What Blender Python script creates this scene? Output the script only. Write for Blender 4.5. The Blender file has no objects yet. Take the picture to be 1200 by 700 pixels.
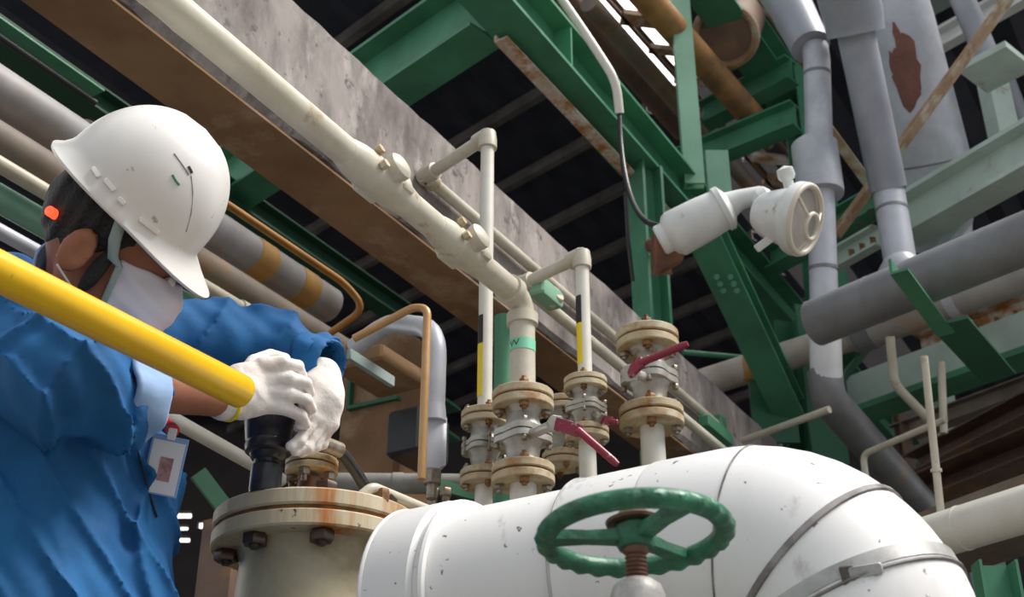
import bpy, math, random
import numpy as np
from mathutils import Vector, Matrix
from mathutils.bvhtree import BVHTree
R = math.radians
random.seed(7)
SC = bpy.context.scene
COL = SC.collection

# ------------------------------------------------------------------ camera, sky, sun, exposure
F = 1500.0                      # focal length in pixels of a 1200 px wide frame
TH = R(28.0)                    # upward pitch
CZ = 0.60                       # the photographer crouches
cam_d = bpy.data.cameras.new('camera')
cam_d.sensor_width = 36.0
cam_d.lens = 36.0 * F / 1200.0
cam_d.dof.use_dof = True
cam_d.dof.focus_distance = 1.95
cam_d.dof.aperture_fstop = 9.0
cam_d.clip_start = 0.05
cam = bpy.data.objects.new('camera', cam_d)
COL.objects.link(cam)
cam.location = (0, 0, CZ)
cam.rotation_euler = (R(90) + TH, 0, 0)
SC.camera = cam

world = bpy.data.worlds.new('world')
SC.world = world
world.use_nodes = True
bg = world.node_tree.nodes['Background']
# overcast sky, brighter haze on the far side of the plant
bg.inputs[1].default_value = 1.0
_nt = world.node_tree
_tc = _nt.nodes.new('ShaderNodeTexCoord'); _sx = _nt.nodes.new('ShaderNodeSeparateXYZ')
_nt.links.new(_tc.outputs['Generated'], _sx.inputs[0])
_mr = _nt.nodes.new('ShaderNodeMapRange'); _mr.interpolation_type = 'SMOOTHSTEP'
_mr.inputs['From Min'].default_value = .35; _mr.inputs['From Max'].default_value = .75
_nt.links.new(_sx.outputs['Y'], _mr.inputs['Value'])
_mx = _nt.nodes.new('ShaderNodeMix'); _mx.data_type = 'RGBA'
_nt.links.new(_mr.outputs['Result'], _mx.inputs[0])
_mx.inputs[6].default_value = (.50, .535, .57, 1); _mx.inputs[7].default_value = (2.6, 2.5, 2.4, 1)
_nt.links.new(_mx.outputs[2], bg.inputs[0])

sun_d = bpy.data.lights.new('sun', 'SUN')
sun_d.energy = 4.3
sun_d.angle = R(30)
sun_d.color = (1.0, 0.96, 0.9)
sun = bpy.data.objects.new('sun', sun_d)
COL.objects.link(sun)
sun.location = (2, -2, 6)
sun.rotation_euler = Vector((-0.68, 0.10, -1.0)).to_track_quat('-Z', 'Y').to_euler()

SC.view_settings.view_transform = 'Standard'
SC.view_settings.look = 'None'
SC.view_settings.exposure = 0.28
SC.view_settings.gamma = 1.0
SC.view_settings.use_curve_mapping = False

# ------------------------------------------------------------------ helpers: where a sight line meets the place
CT, ST = math.cos(TH), math.sin(TH)
EYE = Vector((0, 0, CZ))
CR = Vector((1, 0, 0)); CU = Vector((0, -ST, CT)); CF = Vector((0, CT, ST))
ZUP = Vector((0, 0, 1))
AZ = R(30.5)
U = Vector((math.sin(AZ), math.cos(AZ), 0))      # the way the pipe rack runs
N = Vector((math.cos(AZ), -math.sin(AZ), 0))     # square to it, towards the near side

def ray(px, py):
    return CF + CR * ((px - 600) / F) + CU * ((350 - py) / F)
def P(px, py, d):
    return EYE + ray(px, py) * d
def PZ(px, py, z):
    r = ray(px, py); return EYE + r * ((z - CZ) / r.z)
def PN(px, py, n):
    r = ray(px, py); return EYE + r * (n / r.dot(N))
def PY(px, py, y):
    r = ray(px, py); return EYE + r * (y / r.y)
def proj(p):
    q = p - EYE; d = q.dot(CF)
    return (600 + F * q.dot(CR) / d, 350 - F * q.dot(CU) / d, d)
def HZ(a, px, py):
    """the point seen at px, py at the same height as a"""
    return PZ(px, py, a.z)
def FAR(a, b, more=1.3):
    """carry a run on past the right edge of the frame"""
    return b + (b - a).normalized() * more
def VT(a, py):
    """the point straight above or below a seen at height py"""
    s = (350 - py) / F
    return Vector((a.x, a.y, CZ + a.y * (ST + s * CT) / (CT - s * ST)))
def ALONG(a, d, px):
    q = a - EYE; k = (px - 600) / F
    t = (k * q.dot(CF) - q.dot(CR)) / (d.dot(CR) - k * d.dot(CF))
    return a + d * t

# ------------------------------------------------------------------ helpers: meshes
def basis(axis, up=None):
    a = axis.normalized()
    if up is None:
        up = ZUP if abs(a.z) < 0.9 else Vector((1, 0, 0))
    s = a.cross(up).normalized()
    return s, s.cross(a).normalized(), a          # side, up, axis

def fillet(pts, rad, n=6):
    out = [pts[0]]
    for i in range(1, len(pts) - 1):
        p, a, b = pts[i], pts[i - 1], pts[i + 1]
        ua, ub = (a - p), (b - p)
        la, lb = ua.length, ub.length
        ua.normalize(); ub.normalize()
        t = min(rad, la * 0.48, lb * 0.48)
        for k in range(n + 1):
            w = k / n
            out.append((p + ua * t) * (1 - w) ** 2 + p * 2 * w * (1 - w) + (p + ub * t) * w * w)
    out.append(pts[-1])
    return out

class MB:
    def __init__(s): s.v = []; s.f = []
    def add(s, v, f):
        o = len(s.v); s.v += [Vector(x) for x in v]; s.f += [tuple(i + o for i in q) for q in f]; return s
    def tube(s, pts, r, seg=14, caps=True):
        n = len(pts); rr = r if isinstance(r, (list, tuple)) else [r] * n
        tang = []
        for i in range(n):
            a = pts[max(i - 1, 0)]; b = pts[min(i + 1, n - 1)]
            t = (b - a)
            tang.append(t.normalized() if t.length > 1e-9 else (tang[-1] if tang else ZUP))
        sd, up, _ = basis(tang[0])
        vs, fs = [], []
        for i in range(n):
            t = tang[i]
            sd = (sd - t * sd.dot(t)).normalized(); up2 = sd.cross(t).normalized()
            for k in range(seg):
                a = 2 * math.pi * k / seg
                vs.append(pts[i] + (sd * math.cos(a) + up2 * math.sin(a)) * rr[i])
        for i in range(n - 1):
            for k in range(seg):
                k2 = (k + 1) % seg
                fs.append((i * seg + k, i * seg + k2, (i + 1) * seg + k2, (i + 1) * seg + k))
        if caps:
            fs.append(tuple(range(seg))[::-1]); fs.append(tuple(range((n - 1) * seg, n * seg)))
        return s.add(vs, fs)
    def cyl(s, a, b, r, r2=None, seg=20):
        return s.tube([a, b], [r, r if r2 is None else r2], seg)
    def lathe(s, p, axis, prof, seg=24, ph=0.0, up=None):
        """prof: (radius, distance along axis) pairs"""
        sd, u2, ax = basis(axis, up)
        vs, fs = [], []
        for (r, h) in prof:
            for k in range(seg):
                a = 2 * math.pi * k / seg + ph
                vs.append(p + ax * h + (sd * math.cos(a) + u2 * math.sin(a)) * r)
        n = len(prof)
        for i in range(n - 1):
            for k in range(seg):
                k2 = (k + 1) % seg
                fs.append((i * seg + k, i * seg + k2, (i + 1) * seg + k2, (i + 1) * seg + k))
        if prof[0][0] > 1e-6: fs.append(tuple(range(seg))[::-1])
        if prof[-1][0] > 1e-6: fs.append(tuple(range((n - 1) * seg, n * seg)))
        return s.add(vs, fs)
    def disc(s, p, axis, r, h, bev=0.0, seg=36):
        b = bev or min(h, r) * 0.12
        return s.lathe(p, axis, [(r - b, 0), (r, b), (r, h - b), (r - b, h)], seg)
    def hexn(s, p, axis, r, h, ph=0.0):
        return s.lathe(p, axis, [(r * .92, 0), (r, h * .12), (r, h * .88), (r * .92, h)], 6, ph)
    def ring(s, p, axis, RR, r, seg=40, ms=10, up=None):
        sd, u2, ax = basis(axis, up)
        vs, fs = [], []
        for i in range(seg):
            a = 2 * math.pi * i / seg
            o = sd * math.cos(a) + u2 * math.sin(a)
            for k in range(ms):
                b = 2 * math.pi * k / ms
                vs.append(p + o * (RR + r * math.cos(b)) + ax * (r * math.sin(b)))
        for i in range(seg):
            i2 = (i + 1) % seg
            for k in range(ms):
                k2 = (k + 1) % ms
                fs.append((i * ms + k, i2 * ms + k, i2 * ms + k2, i * ms + k2))
        return s.add(vs, fs)
    def box(s, c, x, y, z, hx, hy, hz, bev=0.0):
        x, y, z = x.normalized(), y.normalized(), z.normalized()
        if bev <= 0:
            vs = [c + x * (hx * i) + y * (hy * j) + z * (hz * k) for i in (-1, 1) for j in (-1, 1) for k in (-1, 1)]
            return s.add(vs, [(0, 1, 3, 2), (4, 6, 7, 5), (0, 4, 5, 1), (2, 3, 7, 6), (0, 2, 6, 4), (1, 5, 7, 3)])
        pr = []
        for (sx, sy) in ((1, 1), (-1, 1), (-1, -1), (1, -1)):
            cs = [(hx, hy - bev), (hx - bev, hy)]
            cs = [(a * sx, b * sy) for a, b in cs]
            if sx * sy < 0: cs = cs[::-1]
            pr += cs
        vs, fs = [], []
        m = len(pr)
        for (kk, q) in ((-hz, 1 - bev / max(hx, hy)), (-hz + bev, 1), (hz - bev, 1), (hz, 1 - bev / max(hx, hy))):
            for a, b in pr: vs.append(c + x * a * q + y * b * q + z * kk)
        for i in range(3):
            for k in range(m):
                k2 = (k + 1) % m
                fs.append((i * m + k, i * m + k2, (i + 1) * m + k2, (i + 1) * m + k))
        fs.append(tuple(range(m))[::-1]); fs.append(tuple(range(3 * m, 4 * m)))
        return s.add(vs, fs)
    def ext(s, prof, a, b, up=None):
        """profile (side, up) pushed from a to b"""
        sd, u2, ax = basis(b - a, up)
        m = len(prof)
        vs = [p + sd * q[0] + u2 * q[1] for p in (a, b) for q in prof]
        fs = [(k, (k + 1) % m, m + (k + 1) % m, m + k) for k in range(m)]
        fs.append(tuple(range(m))[::-1]); fs.append(tuple(range(m, 2 * m)))
        return s.add(vs, fs)

def prof_i(w, h, tf=None, tw=None):
    tf = tf or h * .07; tw = tw or w * .06
    w2, t2 = w / 2, tw / 2
    return [(-w2, 0), (w2, 0), (w2, tf), (t2, tf), (t2, h - tf), (w2, h - tf), (w2, h), (-w2, h), (-w2, h - tf), (-t2, h - tf), (-t2, tf), (-w2, tf)]
def prof_c(w, h, t=None):
    t = t or h * .07
    return [(0, 0), (w, 0), (w, t), (t, t), (t, h - t), (w, h - t), (w, h), (0, h)]
def prof_l(w, h, t):
    return [(0, 0), (w, 0), (w, t), (t, t), (t, h), (0, h)]
def prof_r(w, h):
    return [(-w / 2, 0), (w / 2, 0), (w / 2, h), (-w / 2, h)]

WL = {}
def put(o, loc):
    WL[o.name] = Vector(loc)
def thing(name, label, cat, loc, group=None):
    o = bpy.data.objects.new(name, None)
    o.empty_display_size = 0.05
    COL.objects.link(o); o.location = loc; put(o, loc)
    o['label'] = label; o['category'] = cat
    if group: o['group'] = group
    return o
def build(mb, name, m, parent=None, label=None, cat=None, group=None, kind=None, ang=38, flip=True):
    vs = mb.v
    if parent is not None:
        org = WL[parent.name]
    else:
        xs = [v.x for v in vs]; ys = [v.y for v in vs]; zs = [v.z for v in vs]
        org = Vector(((min(xs) + max(xs)) / 2, (min(ys) + max(ys)) / 2, min(zs)))
    me = bpy.data.meshes.new(name)
    me.from_pydata([tuple(v - org) for v in vs], [], mb.f)
    import bmesh
    if flip:
        b = bmesh.new(); b.from_mesh(me); bmesh.ops.recalc_face_normals(b, faces=b.faces); b.to_mesh(me); b.free()
    me.shade_smooth(); me.set_sharp_from_angle(angle=R(ang))
    me.materials.append(m)
    o = bpy.data.objects.new(name, me)
    COL.objects.link(o)
    if parent is not None:
        o.parent = parent
    else:
        o.location = org
    put(o, org)
    if label: o['label'] = label
    if cat: o['category'] = cat
    if group: o['group'] = group
    if kind: o['kind'] = kind
    return o
def part_at(name, m, parent, mb, label=None):
    return build(mb, name, m, parent, label)

# ------------------------------------------------------------------ helpers: materials
def mat(name, col, rough=0.5, metal=0.0, col2=None, scale=6.0, lo=0.45, hi=0.7, bump=0.0, bscale=60.0,
        rust=None, rscale=5.0, rlo=0.6, rhi=0.72, stretch=None, spots=None, sscale=30, slo=.66, shi=.7, spec=0.5, emit=None):
    m = bpy.data.materials.new(name); m.use_nodes = True
    nt = m.node_tree; nd = nt.nodes; lk = nt.links
    b = nd['Principled BSDF']
    b.inputs['Roughness'].default_value = rough; b.inputs['Metallic'].default_value = metal
    b.inputs['Specular IOR Level'].default_value = spec
    b.inputs['Base Color'].default_value = (*col, 1)
    if emit:
        b.inputs['Emission Color'].default_value = (*col, 1); b.inputs['Emission Strength'].default_value = emit
    tc = nd.new('ShaderNodeTexCoord'); vec = tc.outputs['Object']
    if stretch:
        mp = nd.new('ShaderNodeMapping'); mp.inputs['Scale'].default_value = stretch
        lk.new(vec, mp.inputs['Vector']); svec = mp.outputs['Vector']
    else: svec = vec
    cur = None
    def layer(cur, c2, sc, a, z, v, det=5.0, seed=0.0):
        nz = nd.new('ShaderNodeTexNoise'); nz.noise_dimensions = '4D'
        nz.inputs['W'].default_value = seed
        nz.inputs['Scale'].default_value = sc; nz.inputs['Detail'].default_value = det; nz.inputs['Roughness'].default_value = .62
        lk.new(v, nz.inputs['Vector'])
        mr = nd.new('ShaderNodeMapRange'); mr.inputs['From Min'].default_value = a - .06; mr.inputs['From Max'].default_value = z - .08
        lk.new(nz.outputs['Fac'], mr.inputs['Value'])
        mx = nd.new('ShaderNodeMix'); mx.data_type = 'RGBA'
        lk.new(mr.outputs['Result'], mx.inputs[0])
        if cur is None: mx.inputs[6].default_value = (*col, 1)
        else: lk.new(cur, mx.inputs[6])
        mx.inputs[7].default_value = (*c2, 1)
        return mx.outputs[2]
    if col2: cur = layer(cur, col2, scale, lo, hi, svec, 6, 1.3)
    if rust: cur = layer(cur, rust, rscale, rlo, rhi, svec, 8, 7.7)
    if spots: cur = layer(cur, spots, sscale, slo, shi, vec, 3, 12.1)
    if cur is not None: lk.new(cur, b.inputs['Base Color'])
    if bump:
        nz = nd.new('ShaderNodeTexNoise'); nz.inputs['Scale'].default_value = bscale; nz.inputs['Detail'].default_value = 6
        lk.new(svec, nz.inputs['Vector'])
        bp = nd.new('ShaderNodeBump'); bp.inputs['Strength'].default_value = bump; bp.inputs['Distance'].default_value = 0.01
        lk.new(nz.outputs['Fac'], bp.inputs['Height']); lk.new(bp.outputs['Normal'], b.inputs['Normal'])
    return m

RUST = (0.23, 0.075, 0.018)
M_cream = mat('cream_paint', (0.62, 0.58, 0.48), .38, col2=(.50, .45, .35), scale=9, rust=(.34, .22, .11), rscale=14, rlo=.66, rhi=.78, bump=.05)
M_white_pipe = mat('white_riser_paint', (0.74, 0.71, 0.64), .35, col2=(.62, .58, .5), scale=9, lo=.5, hi=.8)
M_flange = mat('rust_streaked_cream', (0.54, 0.47, 0.33), .5, col2=(.38, .26, .12), scale=16, lo=.48, hi=.78, rust=(.32, .14, .035), rscale=15, rlo=.58, rhi=.74, bump=.12)
M_flange_big = mat('flange_cream', (0.55, 0.47, 0.33), .5, col2=(.42, .33, .18), scale=9, rust=(.42, .15, .02), rscale=13, rlo=.57, rhi=.70, stretch=(1, 1, .12), spots=(.10, .04, .015), sscale=30, slo=.69, shi=.74, bump=.15)
M_gasket = mat('rust_gasket', (0.26, 0.11, 0.03), .8, col2=(.12, .05, .02), scale=30, bump=.3)
M_rustbolt = mat('rusty_bolt', (0.30, 0.15, 0.05), .6, .2, col2=(.12, .05, .02), scale=40, bump=.25)
M_greybolt = mat('dull_steel_bolt', (0.36, 0.33, 0.28), .35, .6, col2=(.22, .15, .09), scale=40)
M_darkbolt = mat('dark_bolt', (0.10, 0.08, 0.07), .35, .7, col2=(.10, .05, .03), scale=30)
M_vbody = mat('valve_body_silver', (0.50, 0.49, 0.46), .35, .25, col2=(.30, .27, .22), scale=14, rust=(.25, .13, .05), rscale=16, rlo=.62, rhi=.74, bump=.1)
M_maroon = mat('maroon_lever', (0.27, 0.014, 0.05), .35, col2=(.22, .02, .04), scale=30, spots=(.5, .3, .3), sscale=70, slo=.7, shi=.73)
M_clad = mat('white_cladding', (0.78, 0.77, 0.765), .42, col2=(.55, .52, .51), scale=7, lo=.54, hi=.95, rust=(.26, .21, .20), rscale=18, rlo=.69, rhi=.86, stretch=(1, 1, .4), spots=(.20, .16, .16), sscale=60, slo=.72, shi=.77, bump=.03, bscale=25)
M_seam = mat('cladding_seam', (0.09, 0.075, 0.07), .6, col2=(.30, .28, .27), scale=22)
M_band = mat('galvanised_band', (0.52, 0.52, 0.51), .4, .3, col2=(.34, .33, .32), scale=20)
M_hwheel = mat('handwheel_green', (0.035, 0.20, 0.105), .38, col2=(.02, .10, .055), scale=22, rust=(.14, .10, .05), rscale=20, rlo=.66, rhi=.76, bump=.25, bscale=90)
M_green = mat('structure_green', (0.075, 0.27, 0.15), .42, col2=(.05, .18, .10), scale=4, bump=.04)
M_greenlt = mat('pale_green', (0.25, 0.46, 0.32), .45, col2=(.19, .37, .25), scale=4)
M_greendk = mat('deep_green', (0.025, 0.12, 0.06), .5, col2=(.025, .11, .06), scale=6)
M_palebeam = mat('pale_grey_green', (0.52, 0.62, 0.56), .5, col2=(.42, .5, .45), scale=5, rust=(.35, .25, .15), rscale=7, rlo=.68, rhi=.76)
M_dullbeam = mat('dull_grey_green', (0.30, 0.37, 0.35), .55, col2=(.22, .28, .27), scale=5)
M_gpipe = mat('grey_pipe', (0.36, 0.37, 0.42), .45, .15, col2=(.28, .29, .33), scale=3.5, bump=.03)
M_gpipe_lt = mat('pale_grey_pipe', (0.56, 0.57, 0.63), .38, .1, col2=(.40, .41, .45), scale=5)
M_gpipe_dk = mat('dark_grey_pipe', (0.22, 0.225, 0.24), .5, .1, col2=(.16, .155, .16), scale=5, rust=(.3, .2, .12), rscale=4, rlo=.68, rhi=.8)
M_brownpipe = mat('brown_grey_pipe', (0.24, 0.19, 0.15), .6, col2=(.15, .115, .09), scale=4, rust=(.32, .16, .06), rscale=3, rlo=.6, rhi=.75)
M_lpipe = mat('grey_brown_pipe', (0.33, 0.32, 0.33), .5, col2=(.24, .20, .17), scale=4)
M_rustpipe = mat('rusted_pipe', (0.33, 0.155, 0.055), .65, col2=(.20, .11, .06), scale=5, rust=(.42, .21, .06), rscale=6, rlo=.55, rhi=.7, bump=.15)
M_rustbeam = mat('rusted_brown_beam', (0.20, 0.125, 0.085), .7, col2=(.13, .08, .06), scale=5, rust=(.3, .15, .05), rscale=5, rlo=.6, rhi=.75)
M_rustangle = mat('rusted_angle', (0.40, 0.27, 0.16), .65, col2=(.27, .15, .07), scale=10, rust=(.5, .42, .33), rscale=9, rlo=.55, rhi=.68)
M_strip = mat('rust_stained_white', (0.82, 0.77, 0.70), .5, col2=(.55, .45, .34), scale=8, rust=(.42, .18, .04), rscale=7, rlo=.54, rhi=.66)
M_orange = mat('orange_tube', (0.42, 0.20, 0.045), .4, col2=(.32, .15, .04), scale=12)
M_copper = mat('tan_copper_tube', (0.62, 0.36, 0.16), .35, .2, col2=(.5, .28, .12), scale=10)
M_bandor = mat('orange_band', (0.45, 0.24, 0.06), .55, col2=(.35, .18, .05), scale=14)
M_concrete = mat('weathered_concrete', (0.31, 0.272, 0.258), .9, col2=(.12, .10, .095), scale=9, lo=.48, hi=.74, rust=(.46, .42, .39), rscale=13, rlo=.60, rhi=.78, stretch=(1, 1, .45), bump=.6, bscale=22, spots=(.09, .075, .07), sscale=26, slo=.66, shi=.78)
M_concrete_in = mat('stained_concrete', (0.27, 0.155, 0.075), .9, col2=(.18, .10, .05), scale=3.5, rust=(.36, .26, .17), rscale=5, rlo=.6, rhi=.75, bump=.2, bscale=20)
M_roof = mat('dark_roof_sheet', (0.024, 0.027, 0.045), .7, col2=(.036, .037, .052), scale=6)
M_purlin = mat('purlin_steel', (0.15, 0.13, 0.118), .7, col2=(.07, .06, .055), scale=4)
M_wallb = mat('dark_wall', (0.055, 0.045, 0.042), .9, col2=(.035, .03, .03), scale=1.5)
M_floor = mat('concrete_floor', (0.16, 0.15, 0.135), .9, col2=(.11, .10, .09), scale=1.2, bump=.2)
M_black = mat('black_rubber', (0.018, 0.018, 0.02), .4, col2=(.03, .03, .033), scale=20)
M_tool = mat('black_tool_steel', (0.022, 0.022, 0.027), .3, .3, col2=(.05, .05, .055), scale=18)
M_yellow = mat('yellow_paint', (0.86, 0.52, 0.008), .3, col2=(.78, .45, .005), scale=6, spots=(.55, .36, .02), sscale=60, slo=.76, shi=.80)
M_helmet = mat('white_helmet', (0.80, 0.78, 0.76), .32, col2=(.74, .71, .68), scale=7, spots=(.42, .38, .33), sscale=34, slo=.74, shi=.8)
M_skin = mat('skin', (0.33, 0.125, 0.065), .55, col2=(.27, .095, .05), scale=14, bump=.04)
M_hair = mat('black_hair', (0.008, 0.007, 0.007), .65, bump=.5, bscale=160)
M_mask = mat('white_cloth_mask', (0.70, 0.67, 0.74), .8, bump=.1, bscale=60)
M_shirt = mat('blue_workshirt', (0.006, 0.125, 0.335), .8, col2=(.004, .085, .25), scale=7, bump=.55, bscale=11)
M_shirtin = mat('pale_blue_lining', (0.28, 0.42, 0.66), .8, bump=.1, bscale=50)
M_trousers = mat('dark_trousers', (0.02, 0.03, 0.06), .8)
M_glove = mat('white_cotton_glove', (0.82, 0.77, 0.73), .85, col2=(.70, .62, .57), scale=16, bump=.18, bscale=120)
M_card = mat('badge_card', (0.80, 0.80, 0.82), .3)
M_cardblue = mat('badge_blue', (0.25, 0.38, 0.68), .4)
M_cardpic = mat('badge_photo', (0.55, 0.30, 0.30), .5, col2=(.25, .12, .14), scale=60)
M_red = mat('red_lanyard', (0.55, 0.02, 0.02), .5)
M_led = mat('red_lamp', (1.0, 0.06, 0.02), .4, emit=2.0)
M_lamp = mat('white_enamel', (0.74, 0.75, 0.74), .35, col2=(.64, .65, .63), scale=10, rust=(.4, .25, .14), rscale=18, rlo=.7, rhi=.78)
M_lampin = mat('grille_grey', (0.42, 0.40, 0.37), .5)
M_lampbr = mat('brown_bracket', (0.09, 0.04, 0.028), .6, col2=(.2, .07, .03), scale=20)
M_stick_y = mat('yellow_sticker', (0.85, 0.66, 0.02), .5)
M_stick_b = mat('black_sticker', (0.02, 0.015, 0.02), .5)
M_stick_g = mat('green_sticker', (0.22, 0.62, 0.40), .5)
M_ink = mat('dark_green_ink', (0.01, 0.10, 0.05), .6)
M_rustpatch = mat('red_rust_patch', (0.22, 0.095, 0.07), .85, col2=(.16, .07, .05), scale=9, bump=.4)
M_stem = mat('rusty_stem', (0.20, 0.11, 0.075), .4, .4, col2=(.11, .05, .03), scale=30)
M_bonnet = mat('worn_white_bonnet', (0.58, 0.57, 0.56), .45, col2=(.34, .31, .29), scale=30, rust=(.3, .14, .07), rscale=26, rlo=.68, rhi=.78, bump=.2)
M_greyband = mat('dirty_grey', (0.30, 0.29, 0.27), .6, col2=(.2, .19, .17), scale=10)
# ------------------------------------------------------------------ the setting
def un(u, n, z): return U * u + N * n + ZUP * z
def wall_cells(name, y, xs, zs, holes, m, th=.08):
    b = MB()
    for i in range(len(xs) - 1):
        for j in range(len(zs) - 1):
            cx, cz = (xs[i] + xs[i + 1]) / 2, (zs[j] + zs[j + 1]) / 2
            if any(h[0] < cx < h[1] and h[2] < cz < h[3] for h in holes): continue
            b.box(Vector((cx, y, cz)), CR, Vector((0, 1, 0)), ZUP, (xs[i + 1] - xs[i]) / 2, th / 2, (zs[j + 1] - zs[j]) / 2)
    return build(b, name, m, kind='structure')

fl = MB().box(Vector((0, 6, -.05)), CR, Vector((0, 1, 0)), ZUP, 14, 14, .05)
build(fl, 'floor', M_floor, kind='structure')
WY = 11.0
# roof of corrugated sheet in two runs with an open strip between them
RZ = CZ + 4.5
nA = PZ(668, 10, RZ).dot(N); nB = PZ(776, 10, RZ).dot(N)
def roof(name, n0, n1, u0, u1):
    b = MB(); w = .11; k = int((n1 - n0) / w)
    prof = []
    for i in range(k + 1):
        n = n0 + (n1 - n0) * i / k
        prof.append((n, .025 if i % 2 else 0))
    vs, fs = [], []
    for (n, h) in prof:
        for u in (u0, min(u1, (WY + .25 + .5075 * n) / .8616)):
            for t in (0, .012): vs.append(un(u, n, RZ + h + t))
    for i in range(k):
        a, c = i * 4, i * 4 + 4
        fs += [(a, a + 2, c + 2, c), (a + 1, c + 1, c + 3, a + 3), (a, c, c + 1, a + 1), (a + 2, a + 3, c + 3, c + 2)]
    b.add(vs, fs)
    return build(b, name, M_roof, kind='structure', ang=15)
def purlins(par, n0, n1):
    # battens run across the rack, half a metre apart
    d = Vector((-.7071, .7071, 0))
    for i in range(15):
        u = 3.9 + i * .56
        b = MB(); a = un(u, n1, RZ - .07)
        t = min((n1 - n0) / abs(d.dot(N)), (WY - .05 - a.y) / .7071)
        if t < .2: continue
        e = a + d * t
        b.ext(prof_c(.05, .07, .008), a, e)
        build(b, 'purlin', M_purlin, par)
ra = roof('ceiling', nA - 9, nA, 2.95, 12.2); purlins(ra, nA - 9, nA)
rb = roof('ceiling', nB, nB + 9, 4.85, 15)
# far wall with narrow openings where daylight comes through
hp = [(203, 601, 226, 609), (232, 612, 248, 621), (205, 617, 222, 623), (203, 630, 224, 637)]
holes = []
for (a, b_, c, d) in hp:
    p, q = PY(a, d, WY), PY(c, b_, WY); holes.append((p.x, q.x, p.z, q.z))
xs = sorted(set([-9.0, 9.0] + [h[0] for h in holes] + [h[1] for h in holes]))
zs = sorted(set([0.0, 9.0] + [h[2] for h in holes] + [h[3] for h in holes]))
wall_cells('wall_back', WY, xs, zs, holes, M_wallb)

# ------------------------------------------------------------------ concrete beam of the pipe rack
bt = PN(500, 139, -1.5); bb = PN(500, 278, -1.5)
z0, z1 = bb.z, bt.z
nf = PZ(498, 345, z0).dot(N)
def rough_beam(u0, u1, n0, n1, za, zb, du=.05, amp=.006):
    b = MB(); k = int((u1 - u0) / du); pr = []
    m = 8
    def loop(u):
        rr = random.Random(int(u * 1000) + 5)
        j = lambda: rr.uniform(-amp, amp)
        c = .012
        return [un(u, n1 - c + j(), za + j()), un(u, n1 + j() * .3, za + c + abs(j())), un(u, n1, (za + zb) / 2), un(u, n1 + j() * .4, zb - c), un(u, n1 - c, zb + j() * .3),
                un(u, n0 + c, zb), un(u, n0, zb - c), un(u, n0 + j(), za + c), un(u, n0 + c + j(), za + j())]
    L = [loop(u0 + (u1 - u0) * i / k) for i in range(k + 1)]
    m = len(L[0]); vs = [p for l in L for p in l]; fs = []
    for i in range(k):
        for q in range(m):
            q2 = (q + 1) % m
            fs.append((i * m + q, i * m + q2, (i + 1) * m + q2, (i + 1) * m + q))
    fs.append(tuple(range(m))); fs.append(tuple(range(k * m, k * m + m)))
    return b.add(vs, fs)
t_beam = thing('concrete_beam', 'long weathered grey concrete beam with brown stained underside crossing diagonally above the valves', 'beam', un(1.5, -1.55, z0))
build(rough_beam(.5, 7.5, nf, -1.5, z0, z1), 'beam_body', M_concrete, t_beam, ang=25)
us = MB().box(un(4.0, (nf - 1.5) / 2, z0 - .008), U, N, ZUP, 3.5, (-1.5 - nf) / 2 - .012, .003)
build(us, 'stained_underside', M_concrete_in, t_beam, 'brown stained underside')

# column, corbel and slab under the far side of the beam
cpos = PN(462, 400, nf - .25)
col = MB().box(Vector((cpos.x, cpos.y, (z0 + .0) / 2)), U, N, ZUP, .10, .10, z0 / 2, .012)
build(col, 'concrete_column', M_concrete_in, label='stained concrete column behind the bent orange tubes under the beam', cat='column')
sl_c = P(446, 436, 3.15)
sl = MB().box(sl_c, U, N, ZUP, .10, .075, .02, .006)
build(sl, 'concrete_ledge', M_concrete_in, label='brown stained concrete ledge seen from below behind the grey bent pipe', cat='ledge')

# ------------------------------------------------------------------ pipes that run with the rack, left side
def urun(px, py, d, pxa, pxb, dr=None):
    a = P(px, py, d); dr = dr or U
    return ALONG(a, dr, pxa), ALONG(a, dr, pxb)
a, b = urun(303, 305, 3.9, -60, 385)
t = thing('large_grey_pipe', 'large dull grey pipe with two orange bands passing behind the white hard hat', 'pipe', a)
build(MB().cyl(a, b, .060, seg=28), 'pipe_wall', M_lpipe, t)
for px in (301, 351):
    c = ALONG(a, U, px); build(MB().cyl(c - U * .04, c + U * .04, .0615, seg=28), 'orange_band', M_bandor, t, 'orange rust-coloured band')
c = ALONG(a, U, 106); build(MB().cyl(c - U * .05, c + U * .05, .068, seg=28), 'pipe_collar', M_brownpipe, t, 'dark collar')
a, b = urun(300, 352, 3.8, -60, 405)
build(MB().cyl(a, b, .050, seg=24), 'brown_pipe', M_brownpipe, label='dark brown pipe directly below the orange-banded grey pipe', cat='pipe')
a, b = urun(40, 217, 2.9, -40, 400)
t = thing('white_pipe', 'thin white pipe running behind the worker\'s head and out past the helmet brim', 'pipe', a)
build(MB().cyl(a, b, .0185), 'pipe_wall', M_cream, t)
c = ALONG(a, U, 285); build(MB().cyl(c - U * .015, c + U * .015, .0235), 'coupling', M_cream, t)
a, b = urun(40, 256, 2.95, -40, 330)
build(MB().cyl(a, b, .032, seg=20), 'green_pipe', mat('green_white_pipe', (.20, .40, .30), .35, col2=(.10, .26, .18), scale=5), label='green pipe just below the thin white pipe behind the worker\'s neck', cat='pipe')
a, b = urun(10, 277, 3.0, -60, 300)
build(MB().cyl(a, b, .018), 'grey_pipe', M_gpipe_lt, label='slim pale grey pipe under the green pipe behind the worker\'s collar', cat='pipe')
a, b = urun(255, 521, 2.9, 60, 330, (HZ(P(222, 503, 2.9), 290, 541) - P(222, 503, 2.9)).normalized())
build(MB().cyl(a, b, .0165), 'white_pipe', M_white_pipe, label='thin white pipe passing behind the worker\'s chest and the black tool', cat='pipe')
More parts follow.
